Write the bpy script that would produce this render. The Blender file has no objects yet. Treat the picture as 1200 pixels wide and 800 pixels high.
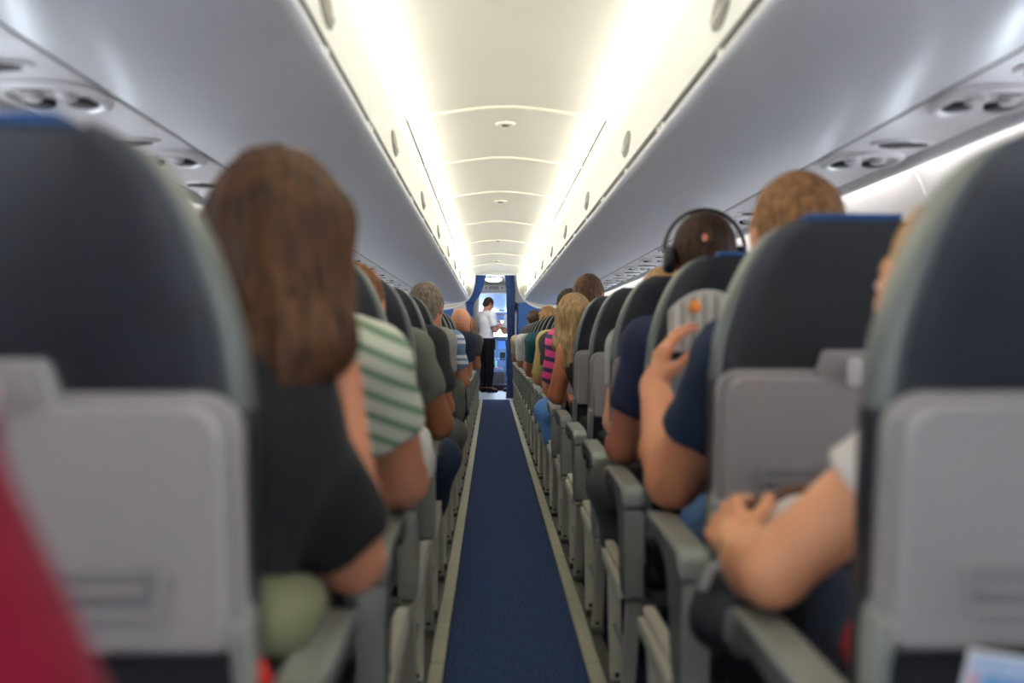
import bpy, bmesh, math, random
import numpy as np
from mathutils import Vector, Matrix

random.seed(7)
SC = bpy.context.scene
COL = SC.collection
PI = math.pi

# ------------------------------------------------------------------ camera, world, exposure
cam_data = bpy.data.cameras.new('camera')
cam = bpy.data.objects.new('camera', cam_data)
COL.objects.link(cam)
SC.camera = cam
CAM_X, CAM_Z, FPX = -0.072, 1.0, 1250.0
cam_data.sensor_width = 36.0
cam_data.lens = 36.0 * FPX / 1200.0
cam.location = (CAM_X, 0.0, CAM_Z)
cam.rotation_euler = (math.radians(90 - 0.14), 0, math.radians(-1.10))
cam_data.clip_start = 0.05
cam_data.dof.use_dof = True
cam_data.dof.focus_distance = 9.0
cam_data.dof.aperture_fstop = 2.2

world = bpy.data.worlds.new('sky')
SC.world = world
world.use_nodes = True
wn = world.node_tree
bg = wn.nodes['Background']
bg.inputs['Color'].default_value = (0.80, 0.88, 1.0, 1)
bg.inputs['Strength'].default_value = 24.0

SC.view_settings.view_transform = 'Standard'
SC.view_settings.look = 'None'
SC.view_settings.gamma = 1.0
SC.view_settings.use_curve_mapping = False
SC.view_settings.exposure = 0.35
SC.cycles.max_bounces = 10
SC.cycles.diffuse_bounces = 6
SC.cycles.glossy_bounces = 4
SC.cycles.transparent_max_bounces = 12
SC.cycles.sample_clamp_indirect = 6.0
SC.cycles.caustics_reflective = False
SC.cycles.caustics_refractive = False

COVE_POWER = 21.0       # emission of the cove tubes
SIDE_POWER = 12.0        # emission of the sidewall tubes

# ------------------------------------------------------------------ materials
def lin(c):
    def f(v):
        v /= 255.0
        return v / 12.92 if v <= 0.04045 else ((v + 0.055) / 1.055) ** 2.4
    return (f(c[0]), f(c[1]), f(c[2]), 1.0)

def mat(name, rgb, rough=0.5, metal=0.0, var=0.0, scale=30.0, stretch=(1, 1, 1), bump=0.0, bump_scale=None,
        spec=0.5, rgb2=None, coat=0.0, sheen=0.0):
    m = bpy.data.materials.new(name)
    m.use_nodes = True
    nt = m.node_tree
    b = nt.nodes['Principled BSDF']
    b.inputs['Base Color'].default_value = lin(rgb)
    b.inputs['Roughness'].default_value = rough
    b.inputs['Metallic'].default_value = metal
    b.inputs['Specular IOR Level'].default_value = spec
    if coat: b.inputs['Coat Weight'].default_value = coat
    if sheen: b.inputs['Sheen Weight'].default_value = sheen
    if var or bump or rgb2:
        tc = nt.nodes.new('ShaderNodeTexCoord')
        mp = nt.nodes.new('ShaderNodeMapping')
        mp.inputs['Scale'].default_value = stretch
        nt.links.new(tc.outputs['Object'], mp.inputs['Vector'])
        nz = nt.nodes.new('ShaderNodeTexNoise')
        nz.inputs['Scale'].default_value = scale
        nz.inputs['Detail'].default_value = 4
        nt.links.new(mp.outputs['Vector'], nz.inputs['Vector'])
        if var or rgb2:
            ramp = nt.nodes.new('ShaderNodeValToRGB')
            c = lin(rgb)
            if rgb2:
                a, d = c, lin(rgb2)
            else:
                a = tuple(v * (1 - var) for v in c[:3]) + (1,)
                d = tuple(min(1, v * (1 + var)) for v in c[:3]) + (1,)
            ramp.color_ramp.elements[0].color = a
            ramp.color_ramp.elements[1].color = d
            ramp.color_ramp.elements[0].position = 0.35
            ramp.color_ramp.elements[1].position = 0.65
            nt.links.new(nz.outputs['Fac'], ramp.inputs['Fac'])
            nt.links.new(ramp.outputs['Color'], b.inputs['Base Color'])
        if bump:
            nb = nz
            if bump_scale:
                nb = nt.nodes.new('ShaderNodeTexNoise')
                nb.inputs['Scale'].default_value = bump_scale
                nt.links.new(mp.outputs['Vector'], nb.inputs['Vector'])
            bp = nt.nodes.new('ShaderNodeBump')
            bp.inputs['Strength'].default_value = bump
            bp.inputs['Distance'].default_value = 0.002
            nt.links.new(nb.outputs['Fac'], bp.inputs['Height'])
            nt.links.new(bp.outputs['Normal'], b.inputs['Normal'])
    return m

def glow(name, rgb, strength):
    m = bpy.data.materials.new(name)
    m.use_nodes = True
    b = m.node_tree.nodes['Principled BSDF']
    b.inputs['Base Color'].default_value = lin(rgb)
    b.inputs['Emission Color'].default_value = lin(rgb)
    b.inputs['Emission Strength'].default_value = strength
    return m

def stripes(name, bands, period, axis='Z', rough=0.85, wobble=0.0, tilt=(0, 0, 0)):
    """bands: list of (start fraction, rgb) constant-interpolated across one period along an object axis"""
    m = bpy.data.materials.new(name)
    m.use_nodes = True
    nt = m.node_tree
    b = nt.nodes['Principled BSDF']
    b.inputs['Roughness'].default_value = rough
    tc = nt.nodes.new('ShaderNodeTexCoord')
    mp = nt.nodes.new('ShaderNodeMapping')
    mp.inputs['Rotation'].default_value = tilt
    nt.links.new(tc.outputs['Object'], mp.inputs['Vector'])
    sp = nt.nodes.new('ShaderNodeSeparateXYZ')
    nt.links.new(mp.outputs['Vector'], sp.inputs['Vector'])
    dv = nt.nodes.new('ShaderNodeMath'); dv.operation = 'DIVIDE'; dv.inputs[1].default_value = period
    nt.links.new(sp.outputs[axis], dv.inputs[0])
    fr = nt.nodes.new('ShaderNodeMath'); fr.operation = 'FRACT'
    nt.links.new(dv.outputs[0], fr.inputs[0])
    ramp = nt.nodes.new('ShaderNodeValToRGB')
    ramp.color_ramp.interpolation = 'CONSTANT'
    el = ramp.color_ramp.elements
    while len(el) < len(bands): el.new(0.5)
    for e, (p, c) in zip(el, bands):
        e.position = p; e.color = lin(c)
    nt.links.new(fr.outputs[0], ramp.inputs['Fac'])
    nt.links.new(ramp.outputs['Color'], b.inputs['Base Color'])
    return m

def pane_mat(name):
    m = bpy.data.materials.new(name)
    m.use_nodes = True
    nt = m.node_tree
    nt.nodes.remove(nt.nodes['Principled BSDF'])
    tr = nt.nodes.new('ShaderNodeBsdfTransparent'); tr.inputs['Color'].default_value = (.94, .96, .97, 1)
    gl = nt.nodes.new('ShaderNodeBsdfGlossy'); gl.inputs['Roughness'].default_value = 0.05
    mx = nt.nodes.new('ShaderNodeMixShader'); mx.inputs['Fac'].default_value = 0.07
    nt.links.new(tr.outputs[0], mx.inputs[1]); nt.links.new(gl.outputs[0], mx.inputs[2])
    nt.links.new(mx.outputs[0], nt.nodes['Material Output'].inputs['Surface'])
    return m

M = {}
M['leather'] = mat('slate_leather', (30, 33, 39), .38, var=.12, scale=6, bump=.45, bump_scale=12)
M['gusset'] = mat('lit_side_leather', (88, 93, 88), .36, var=.08, scale=5, bump=.2, bump_scale=240)  # paler tone paints the ceiling light caught on the backrest sides
M['piping'] = mat('seam_piping', (62, 66, 68), .5)
M['dark_leather'] = mat('black_pocket_leather', (22, 24, 30), .55, var=.1, scale=8, bump=.2, bump_scale=180)
M['shell'] = mat('warm_grey_plastic', (132, 126, 125), .36, var=.03, scale=3, bump=.06, bump_scale=420)
M['tray'] = mat('pale_grey_plastic', (143, 137, 137), .27, var=.03, scale=2.5, bump=.05, bump_scale=420)
M['tray_dark'] = mat('recess_shade_plastic', (118, 113, 114), .45)
M['latch'] = mat('light_latch_plastic', (196, 192, 192), .3)
M['arm_grey'] = mat('armrest_grey', (134, 136, 129), .31, var=.06, scale=9, bump=.08, bump_scale=300)
M['arm_dark'] = mat('armrest_dark_grey', (84, 86, 84), .45, var=.06, scale=9)
M['metal'] = mat('satin_aluminium', (214, 210, 194), .42, metal=.1, var=.05, scale=12, stretch=(1, 1, .1))
M['steel'] = mat('brushed_steel', (150, 150, 150), .3, metal=.9)
M['black'] = mat('black_plastic', (18, 18, 20), .5)
M['blue_cloth'] = mat('blue_headrest_cloth', (26, 66, 116), .8, var=.1, scale=60)
M['bin'] = mat('bin_white_plastic', (226, 225, 229), .29, var=.015, scale=1.5, bump=.03, bump_scale=220)
M['bin_door'] = mat('bin_door_ivory', (236, 235, 228), .35, var=.01, scale=2)
M['paddle'] = mat('latch_paddle_grey', (158, 154, 144), .4)
M['gap'] = mat('gap_shade', (52, 49, 46), .7)  # dark strips for open gaps, their shade put into the colour
M['latch_grey'] = mat('bin_latch_grey', (104, 101, 92), .4)
M['ceil'] = mat('ceiling_ivory', (231, 230, 224), .5, var=.01, scale=2)
M['ceil_lip'] = mat('ceiling_seam_ivory', (244, 242, 232), .35)
M['cove'] = mat('cove_white', (240, 238, 230), .6)
M['psu'] = mat('service_panel_plastic', (232, 228, 229), .35, var=.02, scale=4)
M['psu_rim'] = mat('service_dish_plastic', (240, 237, 237), .3)
M['psu_dark'] = mat('service_lens_dark', (40, 36, 38), .6)
M['wall'] = mat('sidewall_white', (228, 225, 222), .5, var=.015, scale=6, bump=.05, bump_scale=300)
M['frame'] = mat('window_frame_white', (214, 212, 210), .4)
M['pane'] = pane_mat('window_acrylic')
M['carpet'] = mat('blue_aisle_carpet', (22, 34, 68), .95, scale=120, rgb2=(66, 84, 124), bump=.8, bump_scale=420, spec=.1)
M['carpet_dark'] = mat('dark_underseat_carpet', (30, 36, 58), .95, var=.2, scale=160, spec=.1)
M['track'] = mat('beige_track_cover', (186, 184, 160), .4, var=.06, scale=14)
M['track_metal'] = mat('track_metal', (120, 118, 110), .35, metal=.6)
M['threshold'] = mat('threshold_metal', (196, 208, 224), .45, metal=.1, var=.05, scale=20)
M['blue_panel'] = mat('blue_partition_laminate', (48, 92, 156), .5, var=.04, scale=5)
M['curtain'] = mat('blue_curtain_cloth', (44, 96, 172), .85, var=.12, scale=40, stretch=(1, 1, .2), sheen=.3)
M['curtain_dark'] = mat('navy_curtain_cloth', (34, 66, 126), .85, var=.12, scale=40, stretch=(1, 1, .2), sheen=.3)
M['galley'] = mat('galley_beige', (206, 202, 190), .45)
M['galley_dark'] = mat('galley_dark_grey', (86, 86, 90), .5)
M['cockpit'] = mat('cockpit_blue_grey', (104, 138, 180), .5, var=.05, scale=10)
M['cockpit_light'] = mat('cockpit_pale_panel', (132, 166, 206), .5)
M['tube'] = glow('cove_tube_warm_white', (255, 252, 240), COVE_POWER)
M['side_tube'] = glow('sidewall_tube_white', (250, 248, 246), SIDE_POWER)
M['dome'] = glow('galley_dome_light', (255, 255, 255), 60.0)
M['folder_glow'] = glow('green_folder_glow', (30, 170, 70), .8)  # glow put into the folder cover, which is no light source
M['screen_b'] = glow('blue_screen', (60, 110, 190), .8)
M['knob_red'] = mat('red_knob', (170, 44, 50), .4)
M['white_paint'] = mat('white_paint', (236, 236, 238), .4)
M['gold'] = mat('gold_metal', (214, 170, 96), .25, metal=.9)

# ------------------------------------------------------------------ object helpers
def tag(o, label=None, cat=None, group=None, kind=None):
    if label: o['label'] = label
    if cat: o['category'] = cat
    if group: o['group'] = group
    if kind: o['kind'] = kind
    return o

def empty(name, loc=(0, 0, 0), rotz=0.0, parent=None):
    o = bpy.data.objects.new(name, None)
    o.empty_display_size = 0.05
    COL.objects.link(o)
    o.location = loc
    o.rotation_euler = (0, 0, rotz)
    if parent: o.parent = parent
    return o

def link_mesh(name, me, parent=None, loc=None, kind=None):
    o = bpy.data.objects.new(name, me)
    COL.objects.link(o)
    if parent: o.parent = parent
    if loc: o.location = loc
    if kind: o['kind'] = kind
    return o

def copy_tree(o, parent=None):
    c = o.copy()
    COL.objects.link(c)
    c.parent = parent
    for ch in list(o.children):
        copy_tree(ch, c)
    return c

class MB:
    """collects vertices and faces for one mesh"""
    def __init__(s):
        s.v, s.f, s.sm = [], [], []
    def add(s, vs, fs, smooth=False):
        n = len(s.v)
        s.v += [tuple(p) for p in vs]
        for f in fs:
            s.f.append(tuple(i + n for i in f)); s.sm.append(smooth)
        return s
    def box(s, x0, x1, y0, y1, z0, z1, b=0.0):
        if b <= 0:
            vs = [(x, y, z) for x in (x0, x1) for y in (y0, y1) for z in (z0, z1)]
            s.add(vs, [(0, 1, 3, 2), (4, 6, 7, 5), (0, 4, 5, 1), (2, 3, 7, 6), (0, 2, 6, 4), (1, 5, 7, 3)])
            return s
        bm = bmesh.new()
        bmesh.ops.create_cube(bm, size=1)
        for v in bm.verts:
            v.co = Vector(((x0 + x1) / 2 + v.co.x * (x1 - x0), (y0 + y1) / 2 + v.co.y * (y1 - y0), (z0 + z1) / 2 + v.co.z * (z1 - z0)))
        bmesh.ops.bevel(bm, geom=list(bm.edges), offset=b, segments=2, affect='EDGES', profile=.6)
        return s.bm(bm, False)
    def bm(s, bm, smooth=False):
        bm.verts.ensure_lookup_table()
        for i, v in enumerate(bm.verts): v.index = i
        s.add([v.co[:] for v in bm.verts], [tuple(v.index for v in f.verts) for f in bm.faces], smooth)
        bm.free()
        return s
    def loft(s, rings, closed=True, cap0=True, cap1=True, smooth=True):
        n = len(rings[0]); base = len(s.v)
        for r in rings: s.v += [tuple(p) for p in r]
        m = n if closed else n - 1
        for i in range(len(rings) - 1):
            for j in range(m):
                a = base + i * n + j; b = base + i * n + (j + 1) % n
                s.f.append((a, b, b + n, a + n)); s.sm.append(smooth)
        if cap0 and closed: s.f.append(tuple(base + j for j in range(n))[::-1]); s.sm.append(False)
        if cap1 and closed:
            k = base + (len(rings) - 1) * n
            s.f.append(tuple(k + j for j in range(n))); s.sm.append(False)
        return s
    def tube(s, pts, r, n=8, cap=True):
        pts = [Vector(p) for p in pts]
        rs = r if isinstance(r, (list, tuple)) else [r] * len(pts)
        rings = []
        up = None
        for i, p in enumerate(pts):
            t = (pts[min(i + 1, len(pts) - 1)] - pts[max(i - 1, 0)]).normalized()
            if up is None:
                up = t.orthogonal().normalized()
            up = (up - t * up.dot(t)).normalized()
            w = t.cross(up)
            rings.append([p + (up * math.cos(a) + w * math.sin(a)) * rs[i] for a in (2 * PI * k / n for k in range(n))])
        return s.loft(rings, True, cap, cap, True)
    def lathe(s, prof, n=20, axis='Z', at=(0, 0, 0)):
        """prof: list of (r, h)"""
        rings = []
        for r, h in prof:
            ring = []
            for k in range(n):
                a = 2 * PI * k / n
                c, d = r * math.cos(a), r * math.sin(a)
                p = {'Z': (c, d, h), 'Y': (d, h, c), 'X': (h, c, d)}[axis]
                ring.append((p[0] + at[0], p[1] + at[1], p[2] + at[2]))
            rings.append(ring)
        return s.loft(rings, True, True, True, True)
    def prism_x(s, pts, x0, x1, b=0.004, smooth=False):
        """outline (y,z) extruded along X with chamfered rims"""
        ins = inset(pts, b)
        rings = [[(x0, p[0], p[1]) for p in ins], [(x0 + b, p[0], p[1]) for p in pts],
                 [(x1 - b, p[0], p[1]) for p in pts], [(x1, p[0], p[1]) for p in ins]]
        return s.loft(rings, True, True, True, smooth)
    def slab(s, pts, d0, d1, b, yf, smooth=False):
        """outline (x,z); stands proud of the surface y=yf(z) towards -Y from depth d0 to d1, rim chamfered b"""
        ins = inset(pts, b)
        rings = [[(p[0], yf(p[1]) - d0, p[1]) for p in pts], [(p[0], yf(p[1]) - d1 + b, p[1]) for p in pts],
                 [(p[0], yf(p[1]) - d1, p[1]) for p in ins]]
        return s.loft(rings, True, True, True, smooth)
    def build(s, name, m, parent=None, kind=None, fix=True):
        me = bpy.data.meshes.new(name)
        me.from_pydata(s.v, [], s.f)
        me.polygons.foreach_set('use_smooth', s.sm)
        for mm in (m if isinstance(m, (list, tuple)) else [m]):
            me.materials.append(mm)
        if fix:
            bm = bmesh.new(); bm.from_mesh(me)
            bmesh.ops.recalc_face_normals(bm, faces=bm.faces)
            bm.to_mesh(me); bm.free()
        me.update()
        sharp = np.zeros(len(me.edges), bool)
        ek = {k: i for i, k in enumerate(me.edge_keys)}
        for p in me.polygons:
            if not p.use_smooth:
                for k in p.edge_keys: sharp[ek[k]] = True
        at = me.attributes.get('sharp_edge') or me.attributes.new('sharp_edge', 'BOOLEAN', 'EDGE')
        at.data.foreach_set('value', sharp)
        return link_mesh(name, me, parent, kind=kind)

def inset(pts, b):
    """move a closed 2-D outline inward by b"""
    n = len(pts)
    area = sum(pts[i][0] * pts[(i + 1) % n][1] - pts[(i + 1) % n][0] * pts[i][1] for i in range(n))
    sg = 1 if area > 0 else -1
    out = []
    for i in range(n):
        p0, p1, p2 = Vector(pts[i - 1]), Vector(pts[i]), Vector(pts[(i + 1) % n])
        e1 = (p1 - p0).normalized(); e2 = (p2 - p1).normalized()
        n1 = Vector((-e1.y, e1.x)) * sg; n2 = Vector((-e2.y, e2.x)) * sg
        d = (n1 + n2)
        d = d / max(.35, d.dot(n1)) if d.length > 1e-6 else n1
        out.append((p1.x + d.x * b, p1.y + d.y * b))
    return out

def rrect(x0, x1, z0, z1, r, n=5):
    """rounded rectangle; r one radius or (bottom, top)"""
    rb, rt = r if isinstance(r, tuple) else (r, r)
    out = []
    for cx, cz, a0, rr in ((x1 - rb, z0 + rb, -90, rb), (x1 - rt, z1 - rt, 0, rt), (x0 + rt, z1 - rt, 90, rt), (x0 + rb, z0 + rb, 180, rb)):
        for k in range(n + 1):
            a = math.radians(a0 + 90 * k / n)
            out.append((cx + rr * math.cos(a), cz + rr * math.sin(a)))
    return out

def interp(tab, z):
    if z <= tab[0][0]: return tab[0][1]
    for (a, va), (b, vb) in zip(tab, tab[1:]):
        if z <= b: return va + (vb - va) * (z - a) / (b - a)
    return tab[-1][1]

ORD = ['front-most', 'first', 'second', 'third', 'fourth', 'fifth', 'sixth', 'seventh', 'eighth', 'ninth', 'tenth', 'eleventh', 'twelfth',
       'thirteenth', 'fourteenth', 'fifteenth', 'sixteenth', 'seventeenth', 'eighteenth', 'nineteenth', 'twentieth', 'twenty-first']
PITCH, D1, ROWS = 0.79, 1.05, 20
def rowD(n): return D1 + PITCH * (n - 1)
Y0, Y1 = -1.79, 17.5
def edge_faces(me):
    ek = {k: i for i, k in enumerate(me.edge_keys)}
    out = [[] for _ in me.edges]
    for p in me.polygons:
        for k in p.edge_keys: out[ek[k]].append(p.index)
    return out
def sharp_ends(o):
    me = o.data
    for p in me.polygons: p.use_smooth = abs(p.normal.y) < .5
    me.attributes['sharp_edge'].data.foreach_set('value', [any(abs(me.polygons[q].normal.y) > .5 for q in e) for e in edge_faces(me)])
# ------------------------------------------------------------------ the setting: floor
YE = 23.4
def pane_box(name, m, parent, *a, b=0.0, kind=None):
    return MB().box(*a, b=b).build(name, m, parent, kind)

floor = pane_box('floor', M['carpet_dark'], None, -1.36, 1.36, Y0, YE, -.05, 0, kind='structure')
pane_box('aisle_carpet', M['carpet'], floor, -.213, .213, Y0, 17.46, .0005, .009)
pane_box('threshold_plate', M['threshold'], floor, -.42, .42, 17.47, 20.2, .0005, .008)
pane_box('dark_mat', M['black'], floor, -.6, .6, 20.21, 20.56, .0005, .007)
tc_me = tm_me = None
for sx in (-1, 1):
    y = Y0 + .3
    while y < 17.3:
        if tc_me is None:
            a = MB()
            a.prism_x([(0.002, .0005), (0.788, .0005), (0.788, .013), (0.002, .013)], -.0235, .0235, .004)
            o = a.build('track_cover', M['track'], floor); tc_me = o.data
            a = MB(); a.box(-.016, .016, 0, .79, .0005, .010)
            for k in range(8): a.box(-.007, .007, .03 + k * .095, .075 + k * .095, .010, .0125)
            q = a.build('seat_track', M['track_metal'], floor); tm_me = q.data
        else:
            o = link_mesh('track_cover', tc_me, floor); q = link_mesh('seat_track', tm_me, floor)
        o.location = (sx * .2385, y, 0); q.location = (sx * .280, y, 0)
        y += .79

# ------------------------------------------------------------------ ceiling
ceiling = empty('ceiling', (0, 0, 2.05)); ceiling['kind'] = 'structure'
def ceil_z(x):
    t = min(1, abs(x) / .48)
    return 1.0 * (.052 * (math.cos(t * PI / 2) ** 1.6))     # relative to z 2.05
def ceil_panel(name, ya, yb, hw, m, t=.014, dz=0.0):
    a = MB(); xs = [hw * (-1 + 2 * i / 24) for i in range(25)]
    ring = [(x, ceil_z(x) + dz) for x in xs] + [(x, ceil_z(x) + t + dz) for x in xs[::-1]]
    a.loft([[(p[0], ya, p[1]) for p in ring], [(p[0], yb, p[1]) for p in ring]], True, True, True, False)
    o = a.build(name, m, ceiling)
    sharp_ends(o)
    return o
seams = [5.05, 6.46, 7.95, 9.96, 11.85, 13.7, 15.6, Y1]
ceil_panel('ceiling_panel', 1.7, seams[0] - .004, .485, M['ceil'])
ceil_panel('ceiling_panel', Y0, 1.694, .485, M['ceil'])
for a_, b_ in zip(seams, seams[1:]):
    ceil_panel('ceiling_panel', a_ + .004, b_ - .004, .474, M['ceil'])
    ceil_panel('seam_lip', a_ - .016, a_ + .016, .474, M['ceil_lip'], t=.016, dz=-.012)
for sx in (-1, 1):
    pr = [(.486, 0), (.53, -.002), (.568, -.018), (.592, -.05), (.60, -.09), (.594, -.125), (.575, -.143), (.50, -.146), (.50, -.152), (.58, -.150), (.606, -.13), (.612, -.09), (.604, -.045), (.575, -.008), (.53, .010), (.486, .012)]
    ring = [(sx * x, z) for x, z in pr]
    a = MB(); a.loft([[(p[0], Y0, p[1]) for p in ring], [(p[0], Y1, p[1]) for p in ring]], True, True, True, False)
    o = a.build('light_cove', M['cove'], ceiling)
    sharp_ends(o)
    # dark backing above the gap beside the ceiling panels
    pane_box('gap_backing', M['gap'], ceiling, min(sx * .46, sx * .51), max(sx * .46, sx * .51), seams[0], Y1, .020, .024)
    y = Y0 + .02
    while y < Y1 - .2:
        a = MB(); a.tube([(sx * .545, y, -.118), (sx * .545, min(y + 1.60, Y1 - .02), -.118)], .012, 8)
        a.build('light_tube', M['tube'], ceiling); y += 1.66

# small round fittings in the ceiling
for i, (y, who) in enumerate(((5.45, 'nearest and largest of the row'), (8.5, 'second along, in the middle distance'), (11.9, 'third along, smaller'), (15.0, 'last and smallest, near the curtains'))):
    r = empty('ceiling_spotlight', (0.0, y, 2.05 + ceil_z(0)))
    tag(r, 'small round white ceiling fitting with grey centre, ' + who, 'ceiling fitting', 'round fittings along the ceiling')
    MB().lathe([(.052, -.0005), (.052, -.006), (.044, -.012), (.030, -.013), (.026, -.006), (.0, -.006)], 24).build('rim', M['ceil_lip'], r)
    MB().lathe([(.022, -.0065), (.022, -.014), (.014, -.019), (.0, -.019)], 16).build('lens', M['latch_grey'], r)
    MB().lathe([(.006, -.001), (.006, -.010), (.0, -.012)], 10, at=(0, -.072, 0)).build('pip', M['ceil_lip'], r)

# ------------------------------------------------------------------ overhead bins
BINP = 1.66
BOTTOM = [(.433, 1.622), (.430, 1.628), (.4335, 1.614), (.445, 1.6035), (.465, 1.594), (.50, 1.579), (.55, 1.563), (.62, 1.547), (.69, 1.536), (.76, 1.529), (.83, 1.527), (.893, 1.530)]
BOTTOM = [(.452, 1.628), (.433, 1.628), (.4285, 1.622), (.4295, 1.614), (.437, 1.606), (.452, 1.598), (.475, 1.589), (.51, 1.576), (.56, 1.561), (.62, 1.548), (.69, 1.537), (.76, 1.530), (.83, 1.528), (.895, 1.531)]
def make_bin(sx):
    L = BINP - .0008
    r = empty('overhead_bin')
    a = MB()
    ring = BOTTOM + [(.895, 1.90), (.478, 1.897), (.475, 1.80), (.462, 1.66)]
    ring = [(sx * x, z) for x, z in ring]
    a.loft([[(p[0], 0, p[1]) for p in ring], [(p[0], L, p[1]) for p in ring]], True, True, True, False)
    o = a.build('housing', M['bin'], r)
    for p in o.data.polygons: p.use_smooth = abs(p.normal.y) < .5 and p.center.z < 1.62
    o.data.attributes['sharp_edge'].data.foreach_set('value', [any(abs(o.data.polygons[q].normal.y) > .5 for q in e) for e in edge_faces(o.data)])
    a = MB()
    pr = [(.4330, 1.653), (.436, 1.70), (.4435, 1.78), (.4525, 1.86), (.459, 1.905), (.474, 1.902), (.468, 1.86), (.459, 1.78), (.4515, 1.70), (.448, 1.653)]
    pr = [(sx * x, z) for x, z in pr]; ins = inset(pr, .003)
    y0, y1 = .004, L - .004
    a.loft([[(p[0], y0, p[1]) for p in ins], [(p[0], y0 + .004, p[1]) for p in pr], [(p[0], y1 - .004, p[1]) for p in pr], [(p[0], y1, p[1]) for p in ins]], True, True, True, False)
    d = a.build('door', M['bin_door'], r)
    # latch: oval cup with a paddle, on the door face
    def face(y, z, out):
        xx = interp([(1.647, .4325), (1.70, .436), (1.78, .4435), (1.86, .4525), (1.905, .459)], z)
        return (sx * (xx - out), y, z)
    a = MB(); yc, zc = L / 2, 1.735
    el = [(math.cos(t), math.sin(t)) for t in (2 * PI * k / 24 for k in range(24))]
    a.loft([[face(yc + .092 * c, zc + .048 * s, .0) for c, s in el], [face(yc + .092 * c, zc + .048 * s, .005) for c, s in el],
            [face(yc + .084 * c, zc + .042 * s, .007) for c, s in el]], True, True, True, False)
    lt = a.build('latch', M['latch_grey'], d)
    a = MB()
    lo = [(c, s) for c, s in el if s < -.05]
    a.loft([[face(yc + .074 * c, zc + .034 * s - .003, .006) for c, s in lo], [face(yc + .070 * c, zc + .031 * s - .003, .013) for c, s in lo]], True, True, True, False)
    a.build('latch_paddle', M['paddle'], d)
    # recess strip and catches of the lower edge
    pane_box('gap_strip', M['gap'], r, min(sx * .4365, sx * .4525), max(sx * .4365, sx * .4525), .002, L - .002, 1.6285, 1.6525)
    for yy in (.02, L / 2 - .02, L - .05):
        pane_box('catch', M['bin_door'], r, min(sx * .431, sx * .440), max(sx * .431, sx * .440), yy, yy + .03, 1.6285, 1.640)
    return r
BIN_WORD = ['behind the camera', 'nearest the camera', 'second from the camera', 'third from the camera', 'fourth from the camera', 'fifth from the camera',
            'sixth from the camera', 'seventh from the camera', 'eighth from the camera', 'ninth from the camera', 'tenth from the camera', 'last, by the curtains']
for sx, sd in ((-1, 'left'), (1, 'right')):
    proto = make_bin(sx)
    ys = [-.13 + BINP * k for k in range(-1, 11)]
    for i, y in enumerate(ys):
        if y + BINP > Y1 + .4: break
        o = proto if i == 0 else copy_tree(proto)
        o.location = (0, y, 0)
        tag(o, 'white overhead luggage bin with ivory door, %s side, %s' % (sd, BIN_WORD[i]), 'overhead bin', 'overhead bins on the ' + sd)

# ------------------------------------------------------------------ passenger service panels
def make_psu(sx):
    r = empty('service_panel')
    a = MB()
    za, zb = 1.532, 1.527
    ring = [(.906, za + .004), (.909, za), (1.136, zb), (1.140, zb + .004), (1.140, zb + .012), (.906, za + .012)]
    ring = [(sx * x, z) for x, z in ring]
    a.loft([[(p[0], .0015, p[1]) for p in ring], [(p[0], .7885, p[1]) for p in ring]], True, True, True, False)
    a.build('panel', M['psu'], r)
    el = [(math.cos(t), math.sin(t)) for t in (2 * PI * k / 36 for k in range(36))]
    def P(u, v, dz): return (sx * (1.022 + u), .44 + v, 1.529 - dz)
    def ringp(ra, rb, dz): return [P(ra * math.copysign(abs(c) ** .8, c), rb * math.copysign(abs(s) ** .8, s), dz) for c, s in el]
    a = MB()
    a.loft([ringp(.108, .145, -.001), ringp(.108, .145, .008), ringp(.098, .134, .016), ringp(.088, .120, .013), ringp(.078, .108, .002)], True, True, True, True)
    d = a.build('dish', M['psu_rim'], r)
    for u in (-.048, .048):
        c = P(u, .038, 0)
        MB().lathe([(.034, -.002), (.034, -.012), (.026, -.016), (.0, -.015)], 20, at=c).build('reading_light', M['psu_dark'], d)
    for u in (-.040, .034):
        c = P(u, -.035, 0)
        MB().lathe([(.025, -.002), (.022, -.016), (.012, -.021), (.0, -.018)], 16, at=c).build('air_nozzle', M['latch'], d)
    a = MB(); c0 = P(.0, -.072, 0)
    a.loft([[(c0[0] + .070 * c, c0[1] - .010 + .012 * s, c0[2] - .0015) for c, s in el], [(c0[0] + .066 * c, c0[1] - .010 + .010 * s, c0[2] - .006) for c, s in el]])
    a.build('call_button_bar', M['psu_dark'], d)
    a = MB(); c0 = (sx * 1.04, .170, 1.529)
    sl = [(math.cos(t) * .075, math.sin(t) * .030 * (1 if math.cos(t) < .2 else .7)) for t in (2 * PI * k / 28 for k in range(28))]
    a.loft([[(c0[0] + 1.18 * u, c0[1] + 2.0 * v, c0[2] - .0005) for u, v in sl], [(c0[0] + 1.1 * u, c0[1] + 1.8 * v, c0[2] - .006) for u, v in sl]])
    a.build('sign_bezel', M['psu_rim'], r)
    a = MB()
    a.loft([[(c0[0] + .9 * u, c0[1] + 1.4 * v, c0[2] - .006) for u, v in sl], [(c0[0] + .88 * u, c0[1] + 1.35 * v, c0[2] - .009) for u, v in sl]])
    a.build('dark_sign', M['psu_dark'], r)
    return r
for sx, sd in ((-1, 'left'), (1, 'right')):
    proto = make_psu(sx)
    for i, k in enumerate(range(-1, 19)):
        y = 3.11 - .42 + .79 * k - .79 * 1
        if y + .79 > Y1: break
        o = proto if i == 0 else copy_tree(proto)
        o.location = (0, y, 0)
        w = ORD[k] if k > 0 else ('just ahead of the camera' if k == 0 else 'behind the camera')
        tag(o, 'light and vent panel under the %s bins, %s' % (sd, w + (' ahead of camera' if k > 0 else '')), 'service panel', 'service panels on the ' + sd)

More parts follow.
